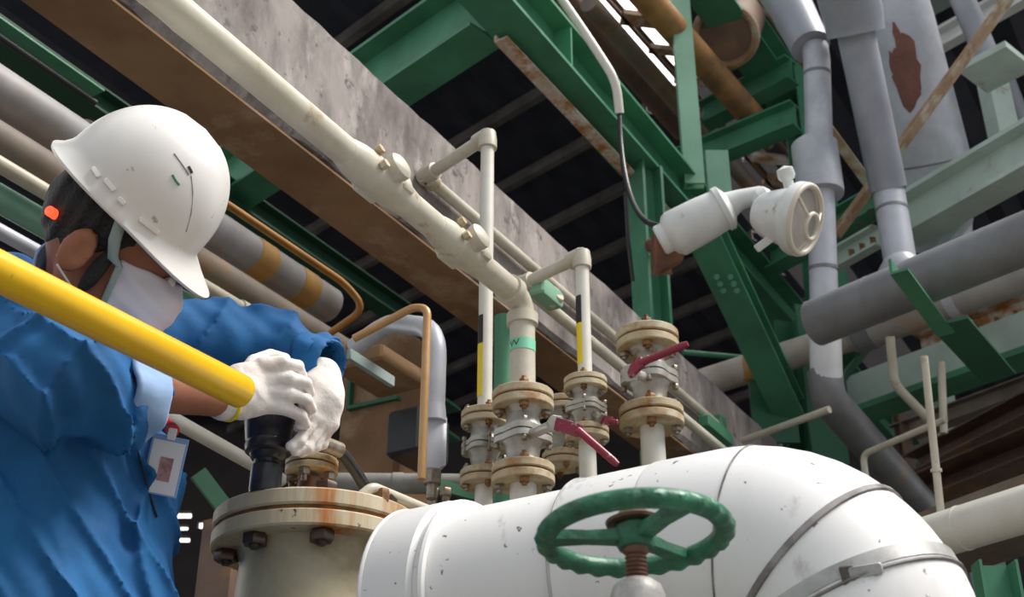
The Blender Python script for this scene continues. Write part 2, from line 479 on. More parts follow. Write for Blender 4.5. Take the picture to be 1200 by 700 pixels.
a, b = urun(60, 80, 3.6, -30, 108)
t = thing('green_angle_bar', 'green steel angle bar with dark edge above the large grey pipe at upper left', 'beam', a)
build(MB().ext(prof_l(.05, .035, .006), a, b), 'angle_bar', M_green, t)
build(MB().cyl(a - ZUP * .03 + N * .02, b - ZUP * .03 + N * .02, .009), 'dark_rod', M_black, t, 'dark rod')
a, b = urun(200, 196, 4.9, -60, 480)
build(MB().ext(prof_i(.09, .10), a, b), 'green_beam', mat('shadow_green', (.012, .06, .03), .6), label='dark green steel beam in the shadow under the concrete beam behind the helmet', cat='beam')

# orange tube pair
d0 = 3.3
o1 = P(225, 212, d0 - .12); o2 = HZ(o1, 405, 333)
pts = fillet([o1, o2, P(428, 362, proj(o2)[2] + .02), P(385, 392, proj(o2)[2] + .02)], .06, 6)
build(MB().tube(pts, .0105), 'orange_tube', M_orange, label='orange-brown bent tube hooking back beside the large grey pipe', cat='tube')
q0 = P(415, 397, 2.68)
top = P(501, 362, 2.63); bot = VT(top, 562)
pts = fillet([q0, P(485, 360, 2.65), top, bot], .055, 7)
build(MB().tube(pts, .0085), 'copper_tube', M_copper, label='tan tube bending over and dropping straight down left of the grey bent pipe', cat='tube')
bk = MB().box(P(435, 432, 2.8), (HZ(P(400, 410, 2.8), 470, 455) - P(400, 410, 2.8)), ZUP, N, .085, .012, .006, .002)
build(bk, 'green_bracket', M_dullbeam, label='small grey-green bracket bar under the orange tube ends', cat='bracket')
# grey bent pipe with flat cover
g0 = P(415, 408, 2.95)
gt = P(512, 385, 2.72); gb = VT(gt, 492)
pts = fillet([g0, P(455, 378, 2.9), gt, gb], .07, 8)
t = thing('grey_bent_pipe', 'pale grey insulated pipe bending down behind the tan tube into a flat cover', 'pipe', gb)
build(MB().tube(pts, .022, 18), 'pipe_wall', M_gpipe_lt, t)
gb2 = VT(gt, 545)
build(MB().box(gb.lerp(gb2, .5), CR + CF * .25, CF, ZUP, .027, .014, (gb - gb2).length / 2 + .012, .010).tube([gb + ZUP * .03, gb - ZUP * .005], [.0225, .026], 16), 'flat_cover', M_gpipe_lt, t)
nb = VT(gt, 568)
build(MB().hexn(nb, ZUP, .02, .03).cyl(nb - ZUP * .03, nb + ZUP * .04, .011), 'nipple', M_greybolt, t)
# green duct and dark box behind
a = P(405, 480, 3.4); b = HZ(a, 482, 528)
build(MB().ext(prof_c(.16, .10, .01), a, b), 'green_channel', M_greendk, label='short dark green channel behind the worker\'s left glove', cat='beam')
a = P(425, 470, 3.45); b = HZ(a, 490, 512)
build(MB().cyl(a, b, .014), 'grey_pipe', M_gpipe_lt, label='short pale pipe along the green channel behind the left glove', cat='pipe')
bx = MB().box(P(490, 515, 3.2), U, N, ZUP, .07, .05, .06, .008)
build(bx, 'junction_box', M_black, label='black box in the shadow left of the flat grey cover', cat='box')
a = P(360, 566, 3.0); b = P(575, 568, 2.95)
t = thing('cream_pipe', 'horizontal cream grey pipe behind the large bolted flange', 'pipe', a)
build(MB().cyl(a, b, .024), 'pipe_wall', M_greyband, t)
c = a.lerp(b, .5); build(MB().cyl(c - CR * .012, c + CR * .012, .026), 'coupling', M_greyband, t)
a = P(224, 560, 3.6); b = P(330, 700, 3.6); b = a + (b - a) * (a.z / (a.z - b.z))
build(MB().ext(prof_r(.012, .05), a, b), 'green_flat_bar', M_greendk, label='dark green bar in the shadow between the worker\'s chest and the flange', cat='beam')
a, b = urun(430, 640, 3.4, 262, 640)
build(MB().box((a + b) / 2 - ZUP * .18, b - a, ZUP, N, (b - a).length / 2, .10, .05), 'dark_duct', M_rustbeam, label='dark brown duct low behind the vessel flange', cat='duct')

# ------------------------------------------------------------------ green steel frame
g_near = P(700, 114, 4.6)                         # near lower edge of the main beam
FW, FH = .155, .21
gA = ALONG(g_near, U, 470); gB = g_near + U * 4.5
t = thing('green_main_beam', 'long green steel beam running diagonally above the dark roof opening', 'beam', g_near)
off = -N * (FW / 2)
build(MB().ext(prof_i(FW, FH, .014, .010), gA + off, gB + off), 'beam_section', M_green, t)
GZ = g_near.z
for i, px in enumerate((672,)):
    c = ALONG(g_near, U, px)
    build(MB().box(c - N * (FW * .25) + ZUP * FH / 2, U, N, ZUP, .005, FW * .22, FH / 2 - .014), 'stiffener', M_green, t)
# cross beam
cdir = (PZ(395, 175, GZ) - PZ(600, 42, GZ)).normalized()
ca = g_near + U * ((PZ(600, 30, GZ) - g_near).dot(U)) - N * (FW + .01)
t = thing('green_cross_beam', 'broad green cross beam meeting the main beam at upper middle', 'beam', ca)
build(MB().ext(prof_i(.155, .26, .014, .01), ca, ca + cdir * 2.4), 'beam_section', M_green, t)
# white strip with rust along the main beam
sa = PZ(579, 50, GZ - .035); sb = HZ(sa, 731, 208); se = sa + (sb - sa) * 2.05
t = thing('rust_stained_strip', 'white rust-stained angle strip fixed along the lower edge of the green main beam', 'angle bar', sa)
build(MB().ext(prof_l(.052, .03, .008), sa, se), 'angle_bar', M_strip, t)
# hanging post under the main beam
p = ALONG(g_near, U, 775) - N * .03; p.z = GZ
pb = Vector((p.x, p.y, 1.2))
t = thing('green_post', 'green steel post dropping from the main beam to behind the topmost valve', 'post', pb)
build(MB().ext(prof_i(.105, .10, .012, .01), pb, p, up=-U.lerp(N, .35)), 'post_section', M_green, t)
# rising post
p = ALONG(g_near, U, 812) - N * .03; p.z = GZ + FH * .3
p = P(813, 222, proj(p)[2] + .12); pt = VT(p, -40)
t = thing('pale_green_post', 'pale green post rising from the main beam in front of the rusted pipes', 'post', p)
build(MB().ext(prof_c(.085, .05, .01), p + CR * -.043, pt + CR * -.043, up=-Vector((0, 1, 0))), 'post_section', M_greenlt, t)
st = P(845, 262, 4.7); st2 = VT(st, 183)
build(MB().ext(prof_c(.085, .04, .008), st - CR * .042, st2 - CR * .042, up=-Vector((0, 1, 0))), 'channel_stub', M_greenlt, label='short upright green channel stub standing behind the white lamp', cat='post')
# brace going down right
a = P(822, 275, 4.55); b = P(925, 490, 5.1)
t = thing('green_brace', 'dark green slanting brace with bolts under the white lamp', 'brace', b)
build(MB().ext(prof_i(.12, .10, .012, .01), a, b), 'brace_section', M_green, t)
for k in range(6):
    c = a.lerp(b, .22 + .035 * (k // 2)) + CR * (.02 if k % 2 else -.03) - Vector((0, .01, 0)) - CU * .0
    build(MB().hexn(c - CF * .03, -CF, .012, .012), 'bolt', M_green, t)
t = thing('green_column', 'dark green steel column and gusset behind the lower grey elbow', 'column', Vector((P(940, 500, 5.25).x, P(940, 500, 5.25).y, 0)))
pc = P(940, 500, 5.3); pcb = Vector((pc.x, pc.y, 0)); pct = VT(pc, 380)
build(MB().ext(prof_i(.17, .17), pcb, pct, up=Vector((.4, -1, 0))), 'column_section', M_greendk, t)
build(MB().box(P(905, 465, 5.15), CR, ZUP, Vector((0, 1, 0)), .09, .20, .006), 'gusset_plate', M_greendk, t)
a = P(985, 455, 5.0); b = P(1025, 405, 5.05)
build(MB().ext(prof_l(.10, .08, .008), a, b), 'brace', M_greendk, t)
# far frame
t = thing('far_green_frame', 'green beam and post behind the white lamp head beside the grey pipes', 'frame', P(935, 118, 6.0))
fl_a = P(845, -25, 5.8); fl_b = HZ(fl_a, 945, 118)
build(MB().ext(prof_i(.19, .20), fl_a - N * .1, fl_b - N * .1), 'top_beam', M_green, t)
p = P(927, 95, proj(fl_b)[2] + .15); pb = VT(p, 380)
build(MB().ext(prof_i(.15, .15), pb, p, up=Vector((.35, -1, 0))), 'post', M_green, t)
a = P(880, -10, 5.7); b = HZ(a, 948, 92)
build(MB().ext(prof_l(.03, .03, .006), a, b), 'rust_angle', M_rustangle, t, 'rusted angle along the beam')
for (x0, y0, x1, y1, d, nm) in ((825, 150, 930, 95, 6.6, 'upper'), (800, 205, 935, 150, 6.4, 'lower'), (820, 90, 900, 60, 7.2, 'top')):
    a = P(x0, y0, d); b = HZ(a, x1, y1)
    build(MB().ext(prof_i(.10, .14), a, b), 'cross_member', M_green, t)
# rusted pipes behind the frame
for (x0, y0, d, px0, px1, r, m, lab) in (
        (705, 45, 6.2, 600, 800, .060, M_rustbeam, 'brown rusted pipe nearest the green main beam at the top'),
        (722, 50, 6.5, 640, 850, .032, M_brownpipe, 'thin brown pipe second from the green main beam'),
        (822, 70, 6.0, 700, 885, .066, M_rustpipe, 'thick orange-rusted pipe passing behind the pale green post'),
        (785, 40, 6.2, 690, 900, .034, M_rustbeam, 'dark brown pipe between the two gaps of daylight at the top'),
        (815, 145, 6.6, 690, 905, .045, M_brownpipe, 'slim brown pipe under the thick rusted pipe')):
    a, b = urun(x0, y0, d, px0, px1, (HZ(P(x0, y0, d), x0 + 60, y0 + 68) - P(x0, y0, d)).normalized())
    build(MB().cyl(a, b, r, seg=20), 'rusted_pipe', m, label=lab, cat='pipe', group='rusted pipes under the roof')
a0, b0 = P(700, -10, 6.35), P(745, -20, 6.35)
t = thing('cable_ladder', 'rusty cable ladder with rungs crossing the gap of daylight at the top', 'cable ladder', a0)
ld_ = (HZ(a0, 790, 92) - a0).normalized()
for k, q in enumerate((a0, HZ(a0, 752, -22))):
    build(MB().ext(prof_c(.02, .06, .006), q - ld_ * .5, q + ld_ * 2.4), 'side_rail', M_rustbeam, t)
rr_ = HZ(a0, 752, -22) - a0
for k in range(9):
    q = a0 + ld_ * (-.35 + .30 * k)
    build(MB().ext(prof_r(.05 + .02 * (k % 3), .03), q, q + rr_ + ld_ * .15), 'rung', M_strip if k % 3 == 1 else M_rustangle, t)
c = P(850, 42, 6.1)
t = thing('rusty_drum', 'rust-coloured round pipe end under the roof right of the pale green post', 'pipe', c)
ax = Vector((.3, .55, .85)).normalized()
build(MB().lathe(c, ax, [(.13, 0), (.15, .0), (.155, .05), (.15, .35), (.14, .35)], 28), 'shell', M_rustbeam, t)
build(MB().ring(c, ax, .145, .02, 28, 8), 'rim', M_rustangle, t)
# ------------------------------------------------------------------ right-hand pipes
W2 = Vector((-.7071, .7071, 0))
def seg_pipe(t, pts, r, m, name='pipe_wall', seg=22, label=None):
    return build(MB().tube(pts, r, seg), name, m, t, label)
def weld(t, p, dr, r, w=.006):
    dr = dr.normalized(); return build(MB().cyl(p - dr * w, p + dr * w, r, seg=22), 'weld_seam', M_gpipe_dk, t)
# first vertical pipe with sleeve and slanting lower run
d1 = 4.8
v0 = P(957, 70, d1); v1 = P(969, 458, d1 - .35)
vl = lambda py: v0.lerp(v1, (py - 70) / 388)
t = thing('grey_downpipe', 'grey vertical pipe with a wide sleeve just right of the white lamp head', 'pipe', v1)
seg_pipe(t, [P(890, -45, 5.2), P(925, 5, 5.0), P(950, 55, d1 + .02)], [.085, .085, .075], M_gpipe, 'upper_elbow')
seg_pipe(t, [v0 + ZUP * .06, v0, v1], .050, M_gpipe_lt)
s0 = vl(168); s1 = vl(236)
build(MB().lathe(s1, ZUP, [(.066, .0), (.083, .0), (.085, .02), (.085, (s0 - s1).z), (.05, (s0 - s1).z + .03)], 28), 'sleeve', M_gpipe_lt, t)
weld(t, vl(88), v1 - v0, .052); weld(t, vl(322), v1 - v0, .053)
lowe = HZ(v1, 1092, 590)
e2 = P(1098, 612, 5.1)
seg_pipe(t, fillet([v1 + ZUP * .07, v1 - ZUP * .03, e2], .06, 6), .062, M_gpipe_dk, 'lower_run')
seg_pipe(t, [vl(395), vl(456)], .056, mat('white_downpipe', (.72, .71, .72), .4, col2=(.6, .59, .6), scale=5), 'white_section', label='white section')
# second pipe
d2 = 4.75
b0 = P(1041, 222, d2); b1 = VT(b0, 330)
t = thing('grey_downpipe', 'middle of three slanting grey pipes, ending in a flare above the dark horizontal pipe', 'pipe', b1)
seg_pipe(t, [P(985, -40, d2 - .15), P(1000, 20, d2 - .05), P(1003, 40, d2 - .04)], [.112, .108, .104], M_gpipe, 'wide_section', 26)
seg_pipe(t, [P(1001, 30, d2 - .04), P(1022, 130, d2), b0], .068, M_gpipe, 'upper_run')
seg_pipe(t, [b0, b1], .058, M_gpipe_lt, 'lower_run')
weld(t, b0, ZUP, .062); weld(t, VT(b0, 247), ZUP, .060)
build(MB().lathe(VT(b0, 330), ZUP, [(.075, 0), (.082, .01), (.082, .05), (.058, .09)], 26), 'flare', M_gpipe_lt, t)
# third, largest
d3 = 5.3
c0 = P(1050, 30, d3); c1 = P(1092, 190, d3); c2 = P(1096, 285, d3 + .1)
t = thing('large_grey_pipe', 'largest pale grey slanting pipe with a red rust patch at upper right', 'pipe', c2)
seg_pipe(t, [P(1025, -50, d3), c0, c1, c2], [.155, .155, .155, .15], M_gpipe_lt, seg=32)
weld(t, c1, c2 - c0, .157, .004)
rp = MB(); ax = (c1 - c0).normalized(); sd = ax.cross(-CF).normalized(); fr = sd.cross(ax).normalized()
if fr.dot(CF) > 0: fr = -fr
for (ang, s_, w_, h_) in ((-.30, .18, .35, .13), (-.15, .24, .30, .10), (-.42, .12, .22, .09), (.02, .15, .10, .06), (-.25, .05, .10, .06)):
    cc = c0 + ax * (s_ + .02); ang += .62
    vs = [cc + (fr * math.cos(ang) + sd * math.sin(ang)) * .158]
    for k in range(14):
        q = 2 * math.pi * k / 14; j = random.uniform(.75, 1.2)
        a2 = ang + w_ * j * math.cos(q)
        vs.append(cc + ax * (h_ * j * math.sin(q)) + (fr * math.cos(a2) + sd * math.sin(a2)) * .157)
    rp.add(vs, [(0, k + 1, (k + 1) % 14 + 1) for k in range(14)])
build(rp, 'rust_patch', M_rustpatch, t, 'red-brown rust patch')
# horizontal dark pipe
h0 = P(955, 379, 4.10); h1 = FAR(h0, HZ(h0, 1240, 264))
t = thing('dark_grey_pipe', 'dark grey horizontal pipe crossing in front of the vertical grey pipes at right', 'pipe', h0)
seg_pipe(t, [h0, h1], .076, M_gpipe_dk, seg=28)
weld(t, h0 + (h1 - h0).normalized() * .22, h1 - h0, .0775, .003)
# pipe behind it
k0 = P(1000, 393, 4.95); k1 = FAR(k0, HZ(k0, 1240, 305)); kk = HZ(k0, 815, 452)
t = thing('rust_spotted_pipe', 'grey pipe with a white stretch and orange band running below the dark grey horizontal pipe', 'pipe', k0)
seg_pipe(t, [k0, k1], .072, mat('grey_tan_pipe', (.38, .36, .34), .5, col2=(.28, .26, .24), scale=4, rust=(.40, .24, .12), rscale=4, rlo=.58, rhi=.72), seg=26)
seg_pipe(t, [kk, k0], .060, mat('cream_old_pipe', (.55, .48, .42), .5, col2=(.36, .29, .24), scale=3.5), 'cream_stretch', 24, 'cream stretch')
c = HZ(k0, 884, 430); dd = (k1 - k0).normalized()
build(MB().cyl(c - dd * .04, c + dd * .04, .0615, seg=24), 'orange_band', M_bandor, t, 'orange band')
c = HZ(k0, 1018, 386); build(MB().cyl(c - dd * .05, c + dd * .02, .080, seg=24), 'collar', M_gpipe_dk, t)
c = HZ(k0, 1118, 350); build(MB().cyl(c - dd * .02, c + dd * .02, .075, seg=24), 'clamp', M_gpipe_lt, t); 
build(MB().box(c + ZUP * .085, dd, ZUP, dd.cross(ZUP), .02, .02, .02), 'clamp_lug', M_gpipe_lt, t)
# pale beam and post at right
a = P(1062, 285, 5.2); b = FAR(a, HZ(a, 1240, 186))
t = thing('pale_green_beam', 'pale grey-green beam sloping across at right below the slanting pipes', 'beam', a)
build(MB().ext(prof_i(.14, .19, .02, .012), a, b), 'beam_section', M_palebeam, t)
p = P(1181, 208, 5.5); pt = VT(p, 85)
t = thing('pale_post', 'pale upright post with a flat plate on top at upper right', 'post', p)
build(MB().ext(prof_c(.10, .09, .012), p - CR * .05, pt - CR * .05, up=Vector((.2, -1, 0))), 'post_section', M_palebeam, t)
pl0 = P(1140, 97, 5.3); pl1 = HZ(pl0, 1196, 68)
build(MB().ext(prof_r(.22, .03), pl0, pl1), 'top_plate', M_palebeam, t)
a = P(1122, -15, 5.4); b = P(1163, 82, 5.35)
t = thing('slim_grey_pipe', 'slim grey pipe coming down onto the plate of the pale post', 'pipe', b)
seg_pipe(t, [a, b], .050, M_gpipe)
a = P(1175, 88, 5.8); b = P(1212, 185, 5.8)
build(MB().cyl(a, b, .045), 'slim_grey_pipe', M_gpipe, label='slim grey pipe at the right edge behind the pale post', cat='pipe')
a = P(1070, 82, 6.4); b = FAR(a, HZ(a, 1240, -12))
build(MB().ext(prof_c(.06, .12, .02), a, b), 'white_beam', mat('white_beam_paint', (.75, .76, .76), .5, col2=(.6, .58, .56), scale=6), label='white beam crossing the dark roof at upper right', cat='beam')
a = P(1045, 32, 6.8); b = HZ(a, 1140, -20)
build(MB().ext(prof_i(.16, .22), a, b), 'grey_beam', M_dullbeam, label='grey-green beam behind the largest pipe at the top right', cat='beam')
a = P(985, 280, 4.98); b = P(1195, -8, 5.05)
t = thing('rusted_brace', 'long rusted angle brace slanting across in front of the largest grey pipe', 'brace', a)
build(MB().ext(prof_l(.06, .05, .008), a, b), 'angle_bar', M_rustangle, t)
for k in range(5):
    c = a.lerp(b, .06 + .05 * k) - CF * .01
    build(MB().hexn(c + CR * .03, -CF, .010, .01), 'bolt', M_darkbolt, t)
a = P(955, 140, 5.6); b = P(1012, 218, 5.6)
build(MB().ext(prof_l(.05, .05, .007), a, b), 'rusted_angle', M_rustangle, label='short rusted angle between the first two vertical grey pipes', cat='angle bar')
a = P(905, 318, 5.9); b = HZ(a, 1062, 232)
build(MB().ext(prof_i(.10, .11), a, b), 'green_beam', M_green, label='green beam behind the vertical grey pipes beside the lamp', cat='beam')
a = P(985, 318, 5.6); b = HZ(a, 1035, 290)
t = thing('cable_tray', 'cream slotted tray stub with rust spots between the two vertical grey pipes', 'tray', a)
build(MB().ext(prof_c(.05, .10, .01), a, b), 'tray_channel', M_palebeam, t)
for k in range(3):
    c = a.lerp(b, .25 + .25 * k) + ZUP * .05 - CF * .04
    build(MB().box(c, CR, ZUP, CF, .012, .03, .004), 'rust_slot', M_rustbolt, t, 'rusted slot')
# small white stub and bracket right of second pipe
a = P(1066, 318, 5.0); b = VT(a, 255)
t = thing('white_stub', 'thin white upright tube with capped top beside the flared grey pipe', 'tube', a)
build(MB().cyl(a, b, .016), 'tube_wall', M_white_pipe, t); build(MB().lathe(b, ZUP, [(.02, -.01), (.024, .0), (.024, .02), (.0, .035)], 14), 'cap', M_white_pipe, t)
a = P(1090, 318, 5.1); b = P(1140, 262, 5.15)
t = thing('punched_brace', 'grey punched angle brace under the pale green beam', 'brace', a)
build(MB().ext(prof_l(.07, .05, .007), a, b), 'angle_bar', M_dullbeam, t)
for k in range(3):
    c = a.lerp(b, .3 + .22 * k) + CR * .035 - CF * .006
    build(MB().lathe(c, -CF, [(.014, 0), (.014, .004)], 12), 'punched_hole', M_black, t)
# green slanting bracket over the horizontal pipes
a = P(1043, 322, 3.52); m_ = P(1090, 384, 3.75); b = P(1150, 448, 4.2)
t = thing('green_pipe_bracket', 'green slanting bracket lying across the two horizontal grey pipes at right', 'bracket', b)
build(MB().ext(prof_l(.05, .05, .008), a, m_ + (m_ - a) * .2), 'strap', M_green, t)
build(MB().ext(prof_l(.11, .06, .010), m_, b), 'foot', M_greendk, t)
# lower right steel
a = P(1000, 488, 5.3); b = FAR(a, HZ(a, 1240, 404))
t = thing('pale_green_beam', 'pale green beam with dark green lower flange at right below the bracket', 'beam', a)
build(MB().ext(prof_c(.02, .17, .02), a, b), 'web', M_palebeam, t)
build(MB().ext(prof_r(.16, .025), a - ZUP * .02, b - ZUP * .02), 'lower_flange', M_green, t)
a = P(1085, 428, 5.5); b = FAR(a, HZ(a, 1240, 372))
t = thing('rusted_tray', 'cream rust-spotted cable tray above the lower pale green beam', 'tray', a)
build(MB().ext(prof_c(.10, .13, .012), a, b), 'tray_channel', M_strip, t)
for k in range(6):
    c = a + (b - a).normalized() * (.16 + .085 * k) + ZUP * .07 - CF * .05
    build(MB().box(c, CR, ZUP, CF, .008, .035, .004), 'rust_slot', M_rustbolt, t, 'rusted slot')
c = P(1131, 400, 5.2)
build(MB().ext(prof_c(.07, .03, .006), c - ZUP * .11 - CR * .035, c + ZUP * .09 - CR * .035, up=Vector((.2, -1, 0))), 'white_bracket', M_lamp, label='small white bracket on the rusted tray beside the green bracket foot', cat='bracket')
a = P(1103, 606, 3.16); b = P(1083, 418, 3.30)
t = thing('thin_white_pipe', 'thin cream upright pipe standing on the white pipe at lower right', 'pipe', a)
build(MB().cyl(a, b, .0098), 'pipe_wall', M_cream, t)
build(MB().cyl(a.lerp(b, .27), a.lerp(b, .29), .014), 'coupling', M_cream, t)
pts = fillet([P(1043, 395, 4.6), P(1048, 450, 4.6), P(1092, 496, 4.6)], .03)
build(MB().tube(pts, .0165), 'cranked_tube', M_cream, label='cream cranked tube left of the thin cream upright pipe', cat='tube')
build(MB().cyl(P(1103, 425, 4.7), P(1106, 508, 4.6), .014), 'short_tube', M_cream, label='short cream tube right of the thin cream upright pipe', cat='tube')
_q = P(1011, 533, 4.3)
pts = fillet([Vector((_q.x, _q.y, 0)), P(1011, 533, 4.3), HZ(P(1011, 533, 4.3), 1108, 492)], .03)
build(MB().tube(pts, .011), 'conduit', M_cream, label='thin cream conduit with a right-angle bend above the white elbow', cat='conduit')
pts = [P(870, 517, 4.6), HZ(P(870, 517, 4.6), 972, 480)]
build(MB().tube(pts, .013), 'conduit', M_cream, label='thin cream conduit reaching from the beam end to the grey elbow', cat='conduit')
a = P(893, 520, 5.6); b = VT(a, 448)
build(MB().cyl(Vector((a.x, a.y, 0)), b, .035), 'white_stub_pipe', M_gpipe_lt, label='short pale grey upright pipe behind the far end of the concrete beam', cat='pipe')
a = P(914, 520, 5.6); b = VT(a, 455)
build(MB().cyl(Vector((a.x, a.y, 0)), b, .010), 'thin_rod', M_gpipe_lt, label='thin pale rod right of the short upright pipe behind the beam end', cat='rod')
a = P(800, 413, 5.4); b = HZ(a, 880, 420)
build(MB().cyl(a, b, .012), 'thin_green_pipe', M_green, label='thin green pipe behind the maroon lever of the topmost valve', cat='pipe')
for (x0, y0, x1, y1, d, w, h, m, lab) in (
        (1080, 560, 1240, 480, 6.2, .20, .10, M_rustbeam, 'brown steel beam behind the thin cream pipe, the upper one'),
        (1080, 602, 1240, 540, 5.6, .30, .12, M_rustbeam, 'wide brown steel beam just above the white pipe at lower right'),
        (1050, 520, 1240, 452, 6.8, .10, .09, M_brownpipe, 'slim brown beam under the lower pale green beam'),
        (1085, 580, 1240, 518, 7.2, .08, .06, M_rustbeam, 'thin brown bar between the brown beams at lower right')):
    a = P(x0, y0, d); b = FAR(a, HZ(a, x1, y1))
    build(MB().ext(prof_i(w, h), a, b), 'brown_beam', m, label=lab, cat='beam')
for (x, ya, yb, d, w, m, lab) in ((1122, 600, 455, 7.0, .09, M_palebeam, 'pale post far behind the thin cream upright pipe'),
                              (1152, 600, 505, 7.6, .07, M_greenlt, 'pale green far post at lower right'),
                              (1068, 600, 470, 6.6, .06, M_rustbeam, 'brown far post left of the thin cream upright pipe')):
    a = P(x, ya, d); b = VT(a, yb)
    build(MB().ext(prof_i(w, w), Vector((a.x, a.y, 0)), b, up=Vector((.3, -1, 0))), 'far_post', m, label=lab, cat='post')
a = P(1060, 640, 3.1); b = FAR(a, HZ(a, 1240, 585))
t = thing('white_pipe', 'thick white pipe at lower right beyond the clad elbow', 'pipe', a)
build(MB().cyl(a, b, .052, seg=26), 'pipe_wall', M_white_pipe, t)
c = a + (b - a).normalized() * .17; build(MB().cyl(c - (b - a).normalized() * .004, c + (b - a).normalized() * .004, .0535, seg=26), 'weld_seam', M_white_pipe, t)
a = P(1085, 668, 3.9); b = FAR(a, HZ(a, 1240, 618))
build(MB().ext(prof_r(.28, .12), a, b), 'brown_slab', M_brownpipe, label='brown slab under the thick white pipe at lower right', cat='beam')
a = P(1160, 664, 2.6); ab = Vector((a.x, a.y, 0))
build(MB().ext(prof_c(.05, .078, .006), ab + CR * .039, a + CR * .039, up=-CR), 'green_channel_post', M_green, label='green channel post rising into the lower right corner', cat='post')

# ------------------------------------------------------------------ white explosion-proof lamp
LD = 3.5
t = thing('white_lamp', 'white cylinder lamp with a round grilled head fixed on the green post', 'lamp', P(775, 290, LD))
b0, b1 = P(786, 277, LD), P(856, 240, LD - .02)
ax = (b1 - b0).normalized(); L = (b1 - b0).length
build(MB().lathe(b0, ax, [(.040, -.035), (.046, -.03), (.046, -.01), (.060, .0), (.066, .015), (.063, L * .55), (.058, L * .82), (.064, L * .84), (.064, L * .92), (.055, L * .95), (.03, L * 1.02)], 30), 'lamp_body', M_lamp, t)
build(MB().tube([b1 - ax * .01, b1 + ax * .03, P(893, 228, LD - .03)], [.040, .028, .024], 18), 'neck', M_lamp, t)
kn = P(893, 236, LD - .03)
build(MB().lathe(kn - ax * .03, ax, [(.0, -.002), (.028, .004), (.04, .025), (.036, .05), (.02, .062)], 20), 'ball_joint', M_lamp, t)
hd = P(940, 257, LD - .14)                         # centre of the grilled face
fn = (CR * .74 - CU * .16 - CF * .60).normalized()
RH = .093
build(MB().lathe(hd - fn * .17, fn, [(.02, .035), (.045, .04), (.060, .06), (.072, .10), (.080, .13), (RH, .142), (RH + .006, .155), (RH + .006, .175), (RH - .006, .18), (RH - .012, .162), (0, .160)], 36), 'lamp_head', M_lamp, t)
build(MB().ring(hd + fn * .008, fn, RH - .003, .008, 40, 10).ring(hd + fn * .012 - CU * .018 + CR * .014, fn, .034, .006, 30, 8), 'grille_rings', mat('grille_cream', (.66, .60, .50), .45), t, 'cream grille ring')
sd, u2, _ = basis(fn)
gc = hd + fn * .012 - CU * .018 + CR * .014
for a in (20, 140, 255):
    e = sd * math.cos(R(a)) + u2 * math.sin(R(a))
    build(MB().cyl(gc + e * .034, hd + fn * .008 + e * (RH - .006), .005, seg=8), 'grille_bar', bpy.data.materials['grille_cream'], t)
build(MB().lathe(hd - fn * .004, fn, [(0, .0), (RH - .012, .0), (RH - .012, .003), (0, .006)], 30), 'lens', M_lampin, t)
cp = P(922, 207, LD - .1)
build(MB().cyl(P(927, 228, LD - .1), cp, .014).lathe(cp, (CU + CR * -.3), [(.018, -.01), (.024, 0), (.022, .022), (.0, .03)], 14), 'top_knob', M_lamp, t)
build(MB().box(P(897, 284, LD - .12), CR * .8 + CU * .6, CU * .8 - CR * .6, CF, .032, .011, .006, .003), 'hinge_tab', M_lamp, t)
build(MB().box(P(782, 289, LD + .03), ax, CU, CF, .045, .065, .05, .01), 'mounting_box', M_lampbr, t, 'dark brown mounting box')
build(MB().cyl(P(778, 310, LD + .02), P(778, 322, LD + .02), .022), 'gland', M_rustbolt, t)
pp = P(762, 285, LD + .3)
build(MB().cyl(P(778, 290, LD + .05), P(764, 288, 4.75), .028), 'bracket_arm', M_lampbr, t)
pts = fillet([P(652, -10, 4.3), P(690, 45, 4.25), P(722, 95, 4.2), P(726, 133, 4.2)], .2, 5)
t2 = thing('lamp_cable', 'cable in pale conduit dropping from the green main beam and curving to the white lamp', 'cable', P(726, 133, 4.2))
build(MB().tube(pts, .015), 'conduit', M_white_pipe, t2, 'pale conduit')
pts = [P(726, 133, 4.2)]
for (x, y, d) in ((727, 165, 4.15), (732, 205, 4.05), (741, 238, 3.9), (755, 260, 3.7), (775, 266, LD), (786, 262, LD)): pts.append(P(x, y, d))
for _ in range(2):
    q = [pts[0]]
    for i in range(len(pts) - 1): q += [pts[i] * .75 + pts[i + 1] * .25, pts[i] * .25 + pts[i + 1] * .75]
    q.append(pts[-1]); pts = q
build(MB().tube(pts, .0085, 10), 'black_cable', M_black, t2, 'black cable')
pts = [P(733, 225, 4.3), P(736, 280, 4.3), P(742, 330, 4.3)]
build(MB().tube(pts, .007, 10), 'black_cable', M_black, label='thin black cable hanging beside the green post under the roof', cat='cable')
# ------------------------------------------------------------------ valves and risers
def cylpatch(axis, r, a0, a1, z0, z1, n=14):
    """thin curved sheet round a vertical pipe; angles measured from the side facing the eye, positive to the left"""
    b = MB(); t0 = math.atan2(EYE.y - axis.y, EYE.x - axis.x)
    vs, fs = [], []
    for i in range(n + 1):
        a = t0 - R(a0 + (a1 - a0) * i / n)
        for z in (z0, z1):
            for rr in (r, r + .0006):
                vs.append(Vector((axis.x + rr * math.cos(a), axis.y + rr * math.sin(a), z)))
    for i in range(n):
        p, q = i * 4, i * 4 + 4
        fs += [(p + 1, q + 1, q + 3, p + 3), (p, p + 2, q + 2, q), (p, q, q + 1, p + 1), (p + 2, p + 3, q + 3, q + 2)]
    fs += [(0, 1, 3, 2), (n * 4, n * 4 + 2, n * 4 + 3, n * 4 + 1)]
    return b.add(vs, fs)

